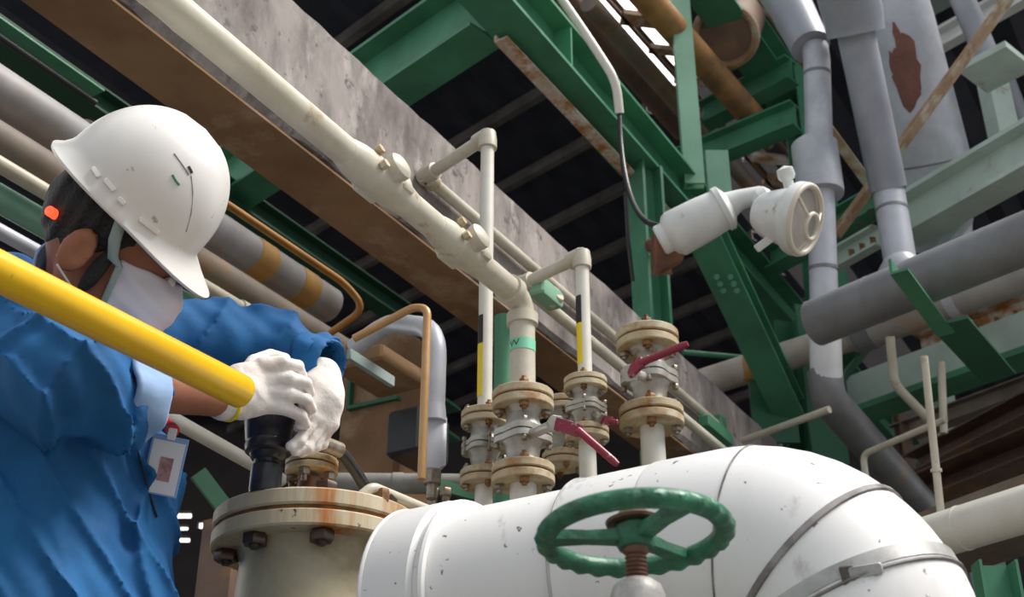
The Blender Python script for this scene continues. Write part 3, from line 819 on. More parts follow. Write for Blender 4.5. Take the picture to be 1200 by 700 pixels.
def valve(base, top, rf, rb, label, lever=None, blind=False, bolts=4, ph=.5, nm='ball_valve', m_f=None):
    """base, top: heights of the lowest and highest flange faces on a vertical axis"""
    t = thing(nm, label, 'valve', base, 'flanged ball valves')
    H = top.z - base.z; ax = ZUP
    ph = math.atan2(EYE.y - base.y, EYE.x - base.x) + ph
    at = lambda z: Vector((base.x, base.y, base.z + z))
    fh = H * .085; g = H * .022
    mf = m_f or M_flange
    build(MB().disc(at(0), ax, rf, fh), 'pipe_flange', mf, t)
    build(MB().lathe(at(fh), ax, [(rf * .93, 0), (rf * .93, g)], 30), 'gasket', M_gasket, t)
    build(MB().disc(at(fh + g), ax, rf, fh), 'valve_flange', mf, t)
    zt = H - 2 * fh - g
    build(MB().disc(at(zt), ax, rf, fh), 'valve_flange', mf, t)
    build(MB().lathe(at(zt + fh), ax, [(rf * .93, 0), (rf * .93, g)], 30), 'gasket', M_gasket, t)
    build(MB().disc(at(zt + fh + g), ax, rf, fh), 'pipe_flange', mf, t)
    z0 = 2 * fh + g; hb = zt - z0
    build(MB().lathe(at(z0), ax, [(rb * 1.05, 0), (rb * .85, hb * .12), (rb * .95, hb * .3), (rb * 1.2, hb * .42), (rb * 1.2, hb * .62), (rb * .95, hb * .75), (rb * .85, hb * .9), (rb * 1.05, hb)], 28), 'body', M_vbody, t)
    # split flange of the body: a rounded square with bolts at its corners
    sq = MB()
    for zz in (hb * .40, hb * .53):
        pr = []
        for k in range(32):
            a = 2 * math.pi * k / 32
            rr = rb * (1.42 + .16 * math.cos(4 * (a - ph)))
            pr.append((rr * math.cos(a), rr * math.sin(a)))
        q = [(x, y) for x, y in pr]
        sq.ext(q, at(z0 + zz), at(z0 + zz + hb * .10), up=Vector((0, 1, 0)))
    build(sq, 'body_flange', M_vbody, t)
    for k in range(4):
        a = ph + math.pi / 2 * k
        p = at(z0) + Vector((math.cos(a), math.sin(a), 0)) * rb * 1.38
        mb = MB().cyl(p + ax * hb * .30, p + ax * hb * .72, rb * .085, seg=10)
        mb.hexn(p + ax * hb * .31, ax, rb * .17, hb * .08).hexn(p + ax * hb * .635, ax, rb * .17, hb * .08)
        build(mb, 'body_bolt', M_greybolt, t)
    for k in range(bolts):
        a = ph + 2 * math.pi * k / bolts
        o = Vector((math.cos(a), math.sin(a), 0)) * rf * .74
        for zb in (0, zt):
            p = at(zb) + o
            mb = MB().cyl(p - ax * fh * .95, p + ax * (2 * fh + g + fh * 1.0), rf * .085, seg=10)
            mb.hexn(p - ax * fh * .62, ax, rf * .17, fh * .6).hexn(p + ax * (2 * fh + g), ax, rf * .17, fh * .6)
            build(mb, 'bolt', M_rustbolt if (k % 2 == 0) else M_greybolt, t)
    if blind:
        build(MB().lathe(at(H), ax, [(rf * .2, 0), (rf * .2, .008), (rf * .12, .016), (rf * .12, .03), (0, .033)], 14), 'top_plug', M_rustbolt, t)
    if lever:
        s0, mid, end, w = lever
        c = at(z0 + hb * .52)
        build(MB().cyl(c + (s0 - c).normalized() * rb * .8, s0, rb * .27).hexn(s0 - (s0 - c).normalized() * rb * .25, (s0 - c), rb * .5, rb * .3), 'stem', M_vbody, t)
        dx = (mid - s0).normalized(); nn = dx.cross(ZUP).normalized(); up = nn.cross(dx)
        mb = MB().box(s0.lerp(mid, .5), dx, up, nn, (mid - s0).length / 2 + w * .3, w, w * .35, w * .12)
        mb.tube([mid - dx * w * .2, mid.lerp(end, .15), mid.lerp(end, .9), end], [w * .75, w * .62, w * .62, w * .45], 12)
        build(mb, 'lever', M_maroon, t, 'maroon painted lever')
    return t

# second valve: under the long pipe
v2a = P(613, 569, 2.42); v2 = VT(v2a, 461)
lv0 = P(652, 497, 2.32); lv1 = P(678, 505, 2.29); lv2 = P(724, 545, 2.25)
valve(v2a, v2, .0605, .036, 'front ball valve with a maroon lever pointing down right, under the long cream pipe', (lv0, lv1, lv2, .0115), ph=.06)
# first valve, left behind
v1a = P(567, 570, 2.52); v1 = VT(v1a, 484)
valve(v1a, v1, .0475, .030, 'smaller ball valve half hidden at left behind the front valve, no lever showing', ph=.25)
# third valve
v3a = P(688, 517, 2.62); v3 = VT(v3a, 445)
s0 = P(706, 492, 2.60)
valve(v3a, v3, .0455, .028, 'ball valve under the yellow-striped riser, behind the lever of the front valve', (s0, P(716, 494, 2.58), P(724, 495, 2.57), .009), ph=-.1)
# fourth, topmost
v4a = P(764, 501, 2.72); v4 = VT(v4a, 391)
valve(v4a, v4, .0690, .040, 'largest ball valve with no riser, maroon lever pointing up right before the concrete beam', (P(738, 437, 2.62), P(752, 425, 2.60), P(806, 403, 2.56), .0125), blind=True, ph=.0)
# stubs below the valves down to a header
t = thing('valve_header', 'cream header pipe with stubs hidden below the valves behind the clad pipe', 'pipe', v2a - ZUP * .3)
h0 = v1a - ZUP * .3 - U * .3; h1 = h0 + U * 1.6
hz = h0.z
build(MB().cyl(h0, h1, .05, seg=20), 'header', M_cream, t)
for vv, rr in ((v2a, .026), (v1a, .018), (v3a, .018), (v4a, .026)):
    build(MB().cyl(Vector((vv.x, vv.y, hz)), vv - ZUP * .0005, rr, seg=18), 'stub', M_white_pipe, t)
# extra small flanged valve seen low behind the front valve
ea = P(660, 548, 2.75); eb = VT(ea, 470)
valve(ea, eb, .045, .028, 'small dirty flanged valve in the shade low behind the front valve', ph=.2)

# riser A with gooseneck, then along the beam face
rA0 = v1.copy(); rA1 = VT(rA0, 160)
gA1 = PN(498, 208, -1.405); gA1.z = rA1.z; gA1 = HZ(rA1, 499, 207)
run = ALONG(gA1, U, 842)
t = thing('gooseneck_riser', 'tallest cream riser, leftmost, turning back and running along the concrete beam face', 'pipe', rA0)
build(MB().cyl(rA0, rA1, .0152, seg=18), 'riser', M_white_pipe, t)
build(MB().cyl(rA1, gA1, .0150, seg=18), 'cross_arm', M_cream, t)
build(MB().cyl(gA1, run, .0150, seg=18), 'beam_run', M_cream, t)
ad = (gA1 - rA1).normalized()
e = MB().tube([rA1 - ZUP * .035, rA1 - ZUP * .033, rA1 - ZUP * .012, rA1 + ZUP * .010, rA1 + ZUP * .017], [.0155, .0215, .0215, .019, .010], 18)
e.tube([rA1, rA1 + ad * .036, rA1 + ad * .037], [.0205, .0205, .0155], 18)
build(e, 'elbow_fitting', M_cream, t)
e = MB().tube([gA1 - ad * .037, gA1 - ad * .036, gA1 + ad * .012], [.0155, .0205, .0205], 18).tube([gA1 - U * .012, gA1 + U * .036, gA1 + U * .037], [.0205, .0205, .0155], 18)
e.lathe(gA1, ad, [(.0205, 0), (.019, .012), (.0, .018)], 18)
build(e, 'elbow_fitting', M_cream, t)
build(cylpatch(rA0, .0154, 20, 95, VT(rA0, 405).z, VT(rA0, 372).z), 'black_label', M_stick_b, t, 'black tape')
build(cylpatch(rA0, .0154, 20, 95, VT(rA0, 466).z, VT(rA0, 405).z), 'yellow_label', M_stick_y, t, 'yellow tape')

# riser C
rC0 = v3.copy(); rC1 = VT(rC0, 300)
gC1 = HZ(rC1, 611, 334); runC = ALONG(gC1, U, 868)
t = thing('gooseneck_riser', 'shorter cream riser with yellow and black tape, right of the green-banded pipe', 'pipe', rC0)
build(MB().cyl(rC0, rC1, .0152, seg=18), 'riser', M_white_pipe, t)
build(MB().cyl(rC1, gC1, .0140, seg=18), 'cross_arm', M_cream, t)
build(MB().cyl(gC1, runC, .0145, seg=18), 'beam_run', M_cream, t)
ad = (gC1 - rC1).normalized()
e = MB().tube([rC1 - ZUP * .033, rC1 - ZUP * .031, rC1 - ZUP * .012, rC1 + ZUP * .010, rC1 + ZUP * .016], [.0155, .0210, .0210, .0185, .010], 18)
e.tube([rC1, rC1 + ad * .034, rC1 + ad * .035], [.0200, .0200, .0150], 18)
build(e, 'elbow_fitting', M_cream, t)
e = MB().tube([gC1 - ad * .034, gC1 + ad * .012], [.0200, .0200], 18).tube([gC1 - U * .012, gC1 + U * .034], [.0200, .0200], 18).lathe(gC1, ad, [(.02, 0), (.018, .012), (0, .017)], 18)
build(e, 'elbow_fitting', M_cream, t)
build(cylpatch(rC0, .0154, 15, 85, VT(rC0, 381).z, VT(rC0, 349).z), 'black_label', M_stick_b, t, 'black tape')
build(cylpatch(rC0, .0154, 15, 85, VT(rC0, 428).z, VT(rC0, 381).z), 'yellow_label', M_stick_y, t, 'yellow tape')
# clamp behind riser C
c = P(640, 345, 2.95)
t = thing('pipe_clamp', 'cream clamp block with green side on the beam between the two risers', 'clamp', c)
build(MB().box(c, U, N, ZUP, .05, .02, .02, .005), 'block', M_greenlt, t)
build(MB().lathe(c + U * .03 - N * .01, CR * .6 + CU * .5 - CF * .3, [(.024, 0), (.026, .01), (.026, .02), (.020, .03)], 16), 'union_nut', M_cream, t)
# green clip near the far end of the runs
c = ALONG(gA1, U, 838)
t = thing('green_clip', 'small bright green clip holding the beam pipes behind the white clad pipe', 'clamp', c)
build(MB().box(c - U * .05 + N * .02 - ZUP * .05, U, N, ZUP, .11, .02, .02, .004).box(c + U * .03 - ZUP * .01, U, N, ZUP, .025, .022, .045, .004), 'clip_body', M_green, t)

# long cream pipe under the beam edge
e2 = VT(v2, 352)
la = ALONG(e2, (HZ(e2, 193, 0) - e2).normalized(), 60)
ld = (la - e2).normalized()
t = thing('long_cream_pipe', 'long thick cream pipe with two bolted unions along the lower edge of the concrete beam', 'pipe', v2)
pipe = fillet([la, e2, v2], .045, 8)
build(MB().tube(pipe, .0255, 22), 'pipe_wall', M_cream, t)
build(MB().tube([e2 - ZUP * .058, e2 - ZUP * .057, e2 - ZUP * .034, e2 - ZUP * .033], [.026, .032, .032, .026], 22), 'elbow_fitting', M_cream, t)
build(MB().tube([e2 + ld * .036, e2 + ld * .037, e2 + ld * .060, e2 + ld * .061], [.026, .031, .031, .026], 22), 'elbow_fitting', M_cream, t)
for (px, L, rr) in ((440, .062, .034), (536, .050, .033)):
    c = ALONG(e2, ld, px)
    build(MB().tube([c - ld * (L + .04), c - ld * L, c - ld * L * .4, c + ld * L * .4, c + ld * L, c + ld * (L + .03)], [.026, rr * .93, rr, rr, rr * .93, .026], 18), 'union_sleeve', M_cream, t)
    nn = (CR * .60 + CU * .62 - CF * .5); nn = (nn - ld * nn.dot(ld)).normalized()
    cc = c + nn * .022 - ld * .012
    build(MB().lathe(cc, nn, [(.024, 0), (.024, .012), (.026, .016), (.026, .026), (.020, .031), (.013, .033)], 18), 'union_cap', M_cream, t)
    cc = c + nn * .020 - ld * .052
    build(MB().box(cc, ld, nn, ld.cross(nn), .018, .014, .02, .005), 'union_lug', M_cream, t)
    cc = c - nn * .026 - ld * .01 
    build(MB().box(cc, ld, nn, ld.cross(nn), .030, .014, .016, .005), 'union_lug', M_cream, t)
    sdv = ld.cross(nn)
    for s_ in (-1, 1):
        build(MB().hexn(c + nn * .03 + sdv * .018 * s_ + ld * .03, nn, .009, .012), 'union_bolt', M_flange, t)
build(cylpatch(v2, .0257, -100, 100, VT(v2, 414).z, VT(v2, 401).z, 24), 'green_band', M_stick_g, t, 'light green tape with dark letters')
cu = bpy.data.curves.new('letters', 'FONT'); cu.body = 'W'; cu.size = .020; cu.align_x = 'CENTER'; cu.align_y = 'CENTER'
to = bpy.data.objects.new('letters', cu); COL.objects.link(to)
bpy.context.view_layer.update()
me = to.to_mesh(); tv = [v.co.copy() for v in me.vertices]; tf = [tuple(p.vertices) for p in me.polygons]; to.to_mesh_clear()
bpy.data.objects.remove(to); 
t0 = math.atan2(EYE.y - v2.y, EYE.x - v2.x); zc = VT(v2, 407.5).z
for k, off in enumerate((40,)):
    vs = []
    for v in tv:
        a = t0 - R(off) + v.x * 1.25 / .0268
        vs.append(Vector((v2.x + .0268 * math.cos(a), v2.y + .0268 * math.sin(a), zc + v.y)))
    lb = MB().add(vs, tf); build(lb, 'letter', M_ink, t, 'dark green letter W')
# tail of a green pipe behind the risers
a = P(590, 462, 2.85); b = VT(a, 372)
build(MB().cyl(a - ZUP * .5, b, .022), 'green_pipe', M_green, label='green upright pipe between the tall riser and the green-banded cream pipe', cat='pipe')

# ------------------------------------------------------------------ big bolted vessel flange
fc = P(369, 652, 2.05); ftop = VT(fc, 616)
fr = .1655
t = thing('vessel_flange', 'large cream rust-streaked bolted flange on a stout vessel neck beside the worker', 'flange', Vector((fc.x, fc.y, 0)))
hh = ftop.z - fc.z
g = .0065; th = .0262
zb = fc.z
at = lambda z: Vector((fc.x, fc.y, z))
build(MB().disc(at(zb), ZUP, fr, th, .003, 64), 'lower_flange', M_flange_big, t)
build(MB().lathe(at(zb + th), ZUP, [(fr * .965, 0), (fr * .965, g)], 48), 'gasket', M_gasket, t)
build(MB().disc(at(zb + th + g), ZUP, fr, th, .003, 64), 'cover_flange', M_flange_big, t)
build(MB().lathe(at(0), ZUP, [(.14, 0), (.14, zb - .22), (.122, zb - .10), (.117, zb - .02), (.125, zb)], 48), 'neck', mat('neck_cream', (.46, .41, .28), .45, col2=(.34, .28, .17), scale=7, rust=(.22, .14, .06), rscale=8, rlo=.62, rhi=.8), t)
FT = zb + 2 * th + g
for k in range(8):
    a = 2 * math.pi * k / 8 + math.atan2(EYE.y - fc.y, EYE.x - fc.x) + .06
    p = at(zb) + Vector((math.cos(a), math.sin(a), 0)) * fr * .835
    mb = MB().lathe(p - ZUP * .024, ZUP, [(.006, 0), (.010, .004), (.010, 2 * th + g + .044)], 14)
    mb.hexn(p - ZUP * .018, ZUP, .0195, .017, a).hexn(p + ZUP * (2 * th + g), ZUP, .0185, .016, a)
    build(mb, 'bolt', M_darkbolt, t)
# small gland flange on top, behind the gloves
gp = P(365, 552, 2.09); gz = FT
at2 = lambda z: Vector((gp.x, gp.y, z))
t = thing('gland_flange', 'small bolted cream flange standing on the big flange right of the black tool', 'flange', at2(gz))
build(MB().lathe(at2(gz), ZUP, [(.022, -.001), (.022, .06)], 20), 'neck', M_stem, t)
gt = VT(gp, 556).z
gt = max(gt, gz + .03)
build(MB().disc(at2(gt), ZUP, .043, .010), 'lower_plate', M_flange, t)
build(MB().lathe(at2(gt + .010), ZUP, [(.040, 0), (.040, .003)], 24), 'gasket', M_gasket, t)
build(MB().disc(at2(gt + .013), ZUP, .043, .010), 'upper_plate', M_flange, t)
for k in range(4):
    a = -1.75 + math.pi / 2 * k
    p = at2(gt) + Vector((math.cos(a), math.sin(a), 0)) * .032
    build(MB().cyl(p - ZUP * .022, p + ZUP * .032, .005, seg=10).hexn(p - ZUP * .012, ZUP, .010, .011).hexn(p + ZUP * .023, ZUP, .010, .009), 'bolt', M_greybolt, t)
# small white pipe with elbow on the flange
b = P(436, 571, 1.985); a = Vector((b.x - .016, b.y - .004, FT)); c = HZ(b, 520, 606)
t = thing('small_cream_pipe', 'small cream pipe bent over the rim of the big flange toward the clad pipe', 'pipe', a)
build(MB().tube(fillet([a, b, c], .03), .0085, 14), 'pipe_wall', M_cream, t)
build(MB().hexn(VT(P(449, 578, 1.99), 590) , ZUP, .011, .022).cyl(P(449, 592, 1.99), P(449, 578, 1.99), .008), 'hex_plug', M_rustbolt, t)
d = (c - b).normalized(); e = b.lerp(c, .82)
build(MB().hexn(e, d, .014, .02).hexn(e + d * .028, d, .013, .014), 'union_nut', M_greybolt, t)
a = P(503, 566, 2.65); b = HZ(a, 560, 582)
t = thing('green_bar', 'small dark green bar with fittings at the foot of the tan tube', 'bracket', a)
build(MB().box(a.lerp(b, .5), b - a, ZUP, N, (b - a).length / 2, .012, .006), 'bar', M_greendk, t)
for px in (507, 522):
    q = P(px, 582, 2.62); build(MB().hexn(q, ZUP, .013, .016).cyl(q - ZUP * .03, q + ZUP * .02, .009), 'fitting', M_greybolt, t)

# ------------------------------------------------------------------ white clad pipe with elbow
cs = P(868, 660, 1.50)
u0 = cs.dot(U); n0 = cs.dot(N); zh = cs.z
nl = -.972
RB = .125
def ax_at(n): return un(u0, n, zh)
t = t_clad = thing('clad_pipe', 'big white clad pipe with segmented elbow turning down at lower right, scuffed seams', 'pipe', ax_at(-.6) - ZUP * .13)
def clad(a0, a1, ra, rb, nm='cladding', m=None):
    return build(MB().tube([a0, a1], [ra, rb], 56, True), nm, m or M_clad, t)
n1 = PN(700, 640, 0)
nA_ = ALONG(ax_at(-.7), N, 702).dot(N); nB_ = ALONG(ax_at(-.6), N, 795).dot(N)
build(MB().lathe(ax_at(nl), N, [(.128, 0), (.136, .006), (.137, .075), (.131, .080)], 56), 'end_collar', M_clad, t)
build(MB().ring(ax_at(nl + .092), N, .130, .006, 56, 8), 'bead', M_clad, t)
build(MB().ring(ax_at(nl + .004), N, .134, .004, 56, 8), 'bead', M_clad, t)
build(MB().lathe(ax_at(nl + .08), N, [(.129, 0), (.122, .03), (.1235, nA_ - nl - .08), (.129, nA_ - nl - .078)], 56), 'cladding', M_clad, t)
build(MB().lathe(ax_at(nA_), N, [(.131, 0), (.132, .004), (.133, nB_ - nA_), (.131, nB_ - nA_ + .002)], 56), 'cladding', M_clad, t)
build(MB().lathe(ax_at(nB_), N, [(.1335, 0), (.1345, .003), (.1345, n0 - nB_)], 56), 'cladding', M_clad, t)
for nn in (nA_, nB_):
    build(MB().ring(ax_at(nn), N, .1315, .0022, 56, 6), 'seam', M_band, t)
# elbow in four mitred gores
cen = un(u0, n0, zh - RB)
def ep(a): return cen + (N * math.sin(a) + ZUP * math.cos(a)) * RB
angs = [0, R(10), R(47), R(68), R(90)]
def gore(a0, a1, r0, r1):
    vs, fs = [], []; k = 5; sg = 56
    for i in range(k + 1):
        a = a0 + (a1 - a0) * i / k; r = r0 + (r1 - r0) * i / k
        rd = N * math.sin(a) + ZUP * math.cos(a)
        for q in range(sg):
            b = 2 * math.pi * q / sg
            vs.append(ep(a) + rd * (r * math.cos(b)) + U * (r * math.sin(b)))
    for i in range(k):
        for q in range(sg):
            q2 = (q + 1) % sg
            fs.append((i * sg + q, i * sg + q2, (i + 1) * sg + q2, (i + 1) * sg + q))
    return MB().add(vs, fs)
rr = [(.1345, .1345), (.1348, .1335), (.1330, .1330), (.1355, .1355)]
for i in range(4):
    g_ = gore(angs[i], angs[i + 1], *rr[i]); build(g_, 'elbow_gore', M_clad, t)
    if i == 3: bv_gore = BVHTree.FromPolygons([tuple(v) for v in g_.v], g_.f)
for i, (m, w, r) in ((1, (M_seam, .0018, .1322)), (2, (M_seam, .0045, .1322)), (3, (M_band, .009, .1325))):
    a = angs[i]; dr = N * math.cos(a) - ZUP * math.sin(a)
    build(MB().lathe(ep(a) - dr * w, dr, [(r, 0), (r + .004, .001), (r + .004, 2 * w - .001), (r, 2 * w)], 56), 'seam_band', m, t, 'dark seam' if i < 3 else 'grey metal strap')
a = angs[3]; dr = N * math.cos(a) - ZUP * math.sin(a)
build(MB().lathe(ep(a) + dr * .011, dr, [(.1355, 0), (.1385, .001), (.1385, .003), (.1355, .004)], 56), 'seam_band', M_seam, t, 'dark edge of the strap')
bot = un(u0, n0 + RB, zh - RB)
build(MB().lathe(Vector((bot.x, bot.y, 0)), ZUP, [(.1355, 0), (.1355, bot.z)], 56), 'down_leg', M_clad, t)
# strap buckle
bv = None
# ------------------------------------------------------------------ valve with green handwheel
hc = P(744, 627, 1.20)
tilt = R(5); wax = (ZUP * math.cos(tilt) + Vector((.06, 1, 0)).normalized() * math.sin(tilt) + CR * -.04).normalized()
t = thing('handwheel_valve', 'valve with a dark green three-spoke handwheel in front of the white clad pipe', 'valve', Vector((hc.x, hc.y, 0)))
RW = .0835
sd, u2, _ = basis(wax, Vector((0, 1, 0)))
vs, fs = [], []; sg, ms = 144, 12
for i in range(sg):
    a = 2 * math.pi * i / sg; o = sd * math.cos(a) + u2 * math.sin(a)
    sc_ = .0014 * math.cos(a * 26)
    for k in range(ms):
        b = 2 * math.pi * k / ms
        r = .0100 + (sc_ if math.sin(b) < .3 and math.cos(b) > -.3 else 0)
        vs.append(hc + o * (RW + r * math.cos(b)) + wax * (r * .95 * math.sin(b)))
for i in range(sg):
    for k in range(ms):
        fs.append((i * ms + k, ((i + 1) % sg) * ms + k, ((i + 1) % sg) * ms + (k + 1) % ms, i * ms + (k + 1) % ms))
w = MB().add(vs, fs)
wh = build(w, 'wheel_rim', M_hwheel, t)
hub = hc - wax * .010
build(MB().lathe(hub, wax, [(.016, -.004), (.018, 0), (.018, .018), (.014, .022)], 28), 'hub', M_hwheel, t)
# spokes towards three directions seen in the photo
def rim_pt(px, py):
    r = ray(px, py); k = (hc - EYE).dot(wax) / r.dot(wax); return EYE + r * k
for (px, py) in ((806, 588), (636, 631), (812, 659)):
    e = rim_pt(px, py); d = (e - hc).normalized(); e = hc + d * (RW - .004)
    s_ = hub + wax * .008 + d * .010
    sp = MB(); nrm = wax.cross(d).normalized()
    vs = []
    for (p, hw, ht) in ((s_, .0085, .006), (s_.lerp(e, .5), .0075, .0045), (e, .0105, .005)):
        for (i, j) in ((-1, -1), (1, -1), (1, 1), (-1, 1)): vs.append(p + nrm * hw * i + wax * ht * j)
    fs = []
    for q in range(2):
        for k in range(4): fs.append((q * 4 + k, q * 4 + (k + 1) % 4, q * 4 + 4 + (k + 1) % 4, q * 4 + 4 + k))
    fs += [(3, 2, 1, 0), (8, 9, 10, 11)]
    build(sp.add(vs, fs), 'spoke', M_hwheel, t)
build(MB().lathe(hub + wax * .020, wax, [(.0, 0), (.026, 0), (.027, .003), (.020, .006), (.012, .014), (0, .016)], 30), 'hub_washer', M_stem, t, 'dark rusty washer')
# threaded stem
sb = hc - ZUP * .062
prof = [(.0085, 0)]
h = 0
while h < .045:
    prof += [(.0088, h), (.0105, h + .0012), (.0105, h + .0022), (.0088, h + .0034)]; h += .0040
prof += [(.0095, .050)]
build(MB().lathe(Vector((hc.x, hc.y, hc.z - .056)), ZUP, prof, 20), 'threaded_stem', M_stem, t)
build(MB().lathe(Vector((hc.x, hc.y, hc.z - .0105)), ZUP, [(.011, -.008), (.0125, -.006), (.0125, .002), (.010, .004)], 20), 'collar', M_stem, t)
bt_ = VT(Vector((hc.x, hc.y, hc.z)), 681).z
build(MB().lathe(Vector((hc.x, hc.y, bt_ - .10)), ZUP, [(.055, 0), (.055, .02), (.032, .026), (.027, .06), (.0255, .085), (.022, .095), (.014, .101), (.009, .102)], 28), 'bonnet', M_bonnet, t)
zz = bt_ - .10
build(MB().lathe(Vector((hc.x, hc.y, zz - .17)), ZUP, [(.06, 0), (.075, .03), (.075, .10), (.05, .13), (.06, .15), (.06, .17)], 28), 'valve_body', M_green, t)
build(MB().lathe(Vector((hc.x, hc.y, 0)), ZUP, [(.045, 0), (.045, zz - .168)], 24), 'pipe_leg', M_green, t)
# ------------------------------------------------------------------ black torque tool standing on the flange
tb = P(313, 545, 1.985); tb = Vector((tb.x, tb.y, FT))
zz = lambda py: VT(tb, py).z - FT
t = thing('torque_tool', 'black hydraulic torque tool held upright in the white gloves on top of the big flange', 'tool', tb)
build(MB().lathe(tb, ZUP, [(.023, 0), (.0245, .004), (.0245, zz(548)), (.021, zz(545)), (.021, zz(541)), (.0255, zz(539)), (.030, zz(533))], 32), 'drive_socket', M_tool, t)
build(MB().lathe(tb, ZUP, [(.030, zz(534)), (.036, zz(531)), (.038, zz(524)), (.036, zz(520)), (.0375, zz(518)), (.042, zz(495)), (.042, zz(440)), (.036, zz(430)), (.030, zz(424)), (0, zz(424))], 36), 'tool_body', M_tool, t)
build(MB().lathe(tb, ZUP, [(.030, zz(424)), (.033, zz(420)), (.033, zz(413)), (.027, zz(409)), (.022, zz(409)), (.021, zz(411)), (0, zz(411))], 32), 'top_cap', M_black, t)
h0 = P(392, 524, 2.06)
t = thing('black_hose', 'black rubber hose with a grey connector hanging beside the left glove', 'hose', h0)
pts = fillet([h0, P(404, 535, 2.08), P(422, 560, 2.12), P(437, 590, 2.22), P(445, 650, 2.4)], .05)
build(MB().tube(pts, .0100, 14), 'hose', M_black, t)
build(MB().cyl(P(378, 520, 2.04), P(398, 528, 2.07), .013), 'connector', M_greybolt, t, 'grey connector')

# ------------------------------------------------------------------ yellow pipe in front of the worker
ya, yb = P(286, 461, 1.62), P(-70, 284, 1.28)
t = thing('yellow_pipe', 'bright yellow steel pipe with a plain rounded end crossing in front of the worker\'s forearm', 'pipe', yb)
d = (ya - yb).normalized()
build(MB().tube([yb, ya - d * .006, ya - d * .002, ya], [.0215, .0215, .020, .017], 32), 'pipe_wall', M_yellow, t)
yc = Vector((yb.x - .25, yb.y - .18, 0))
build(MB().tube(fillet([yb + d * .01, yb - d * .12, Vector((yb - d * .14).to_tuple()[:2] + (0.0,))], .06), .0215, 24), 'upright', M_yellow, t)

# ------------------------------------------------------------------ worker: fields and their surfaces
def A3(v): return np.array([v.x, v.y, v.z], dtype=np.float32)
def smin(a, b, k):
    h = np.clip(.5 + .5 * (b - a) / k, 0, 1)
    return b * (1 - h) + a * h - k * h * (1 - h)
def cap(p, a, b, ra, rb):
    a, b = A3(a), A3(b); ba = b - a
    t_ = np.clip(((p - a) @ ba) / float(ba @ ba), 0, 1)
    return np.linalg.norm(p - a - t_[..., None] * ba, axis=-1) - (ra + (rb - ra) * t_)
def ell(q, c, r):
    r = np.array(r, dtype=np.float32); k = (q - np.array(c, dtype=np.float32)) / r
    k0 = np.linalg.norm(k, axis=-1); k1 = np.linalg.norm(k / r, axis=-1)
    return k0 * (k0 - 1) / np.maximum(k1, 1e-6)
def rbox(q, c, h, r):
    d_ = np.abs(q - np.array(c, dtype=np.float32)) - (np.array(h, dtype=np.float32) - r)
    return np.linalg.norm(np.maximum(d_, 0), axis=-1) + np.minimum(d_.max(-1), 0) - r
def local(p, o, x, y, z):
    return (p - A3(o)) @ np.stack([A3(x), A3(y), A3(z)], 1)
def surf(f, lo, hi, h):
    n = [int((hi[i] - lo[i]) / h) + 2 for i in range(3)]
    gx = [np.arange(n[i], dtype=np.float32) * h + lo[i] for i in range(3)]
    val = np.empty(n, dtype=np.float32)
    st = max(1, int(600000 / (n[1] * n[2])))
    for i in range(0, n[0], st):
        pts = np.stack(np.meshgrid(gx[0][i:i + st], gx[1], gx[2], indexing='ij'), -1)
        val[i:i + st] = f(pts)
    s = val < 0
    c = [m - 1 for m in n]
    acc = np.zeros(c + [3], dtype=np.float32); cnt = np.zeros(c, dtype=np.float32)
    off = [(i, j, k) for i in (0, 1) for j in (0, 1) for k in (0, 1)]
    def sl(a, o): return a[o[0]:o[0] + c[0], o[1]:o[1] + c[1], o[2]:o[2] + c[2]]
    for o in off:
        for ax in range(3):
            if o[ax]: continue
            o2 = list(o); o2[ax] = 1
            v0, v1 = sl(val, o), sl(val, o2)
            m = (v0 < 0) != (v1 < 0)
            t_ = np.where(m, v0 / np.where(m, v0 - v1, 1), 0)
            for a in range(3):
                acc[..., a] += np.where(m, o[a] + (t_ if a == ax else 0), 0)
            cnt += m
    act = cnt > 0
    idx = -np.ones(c, dtype=np.int64); idx[act] = np.arange(act.sum())
    base = np.stack(np.nonzero(act), -1)
    V = (base + acc[act] / cnt[act][:, None]) * h + np.array(lo, dtype=np.float32)
    Fs = []
    for ax in range(3):
        b_, d_ = [(1, 2), (2, 0), (0, 1)][ax]
        sh = [slice(None)] * 3; sh2 = [slice(None)] * 3
        sh[ax] = slice(0, n[ax] - 1); sh2[ax] = slice(1, n[ax])
        a0, a1 = s[tuple(sh)], s[tuple(sh2)]
        e = np.stack(np.nonzero(a0 != a1), -1)
        e = e[(e[:, b_] > 0) & (e[:, d_] > 0) & (e[:, b_] < c[b_]) & (e[:, d_] < c[d_])]
        fl = a0[tuple(e.T)]
        def cell(db, dd):
            q = e.copy(); q[:, b_] += db; q[:, d_] += dd
            return idx[tuple(q.T)]
        Q = np.stack([cell(-1, -1), cell(0, -1), cell(0, 0), cell(-1, 0)], -1)
        Q[~fl] = Q[~fl][:, ::-1]
        Fs.append(Q)
    Fq = np.concatenate(Fs); Fq = Fq[(Fq >= 0).all(1)]
    return V, Fq
def build_np(V, Q, name, m, parent, label=None, smooth=0):
    b = MB(); b.v = [Vector(v) for v in V.tolist()]; b.f = [tuple(q) for q in Q.tolist()]
    o = build(b, name, m, parent, label, ang=180, flip=False)
    if smooth:
        md = o.modifiers.new('smooth', 'SMOOTH'); md.iterations = smooth; md.factor = .5
    return o
def surf_obj(f, lo, hi, h, name, m, parent, label=None, smooth=2):
    V, Q = surf(f, lo, hi, h)
    return build_np(V, Q, name, m, parent, label, smooth), V, Q

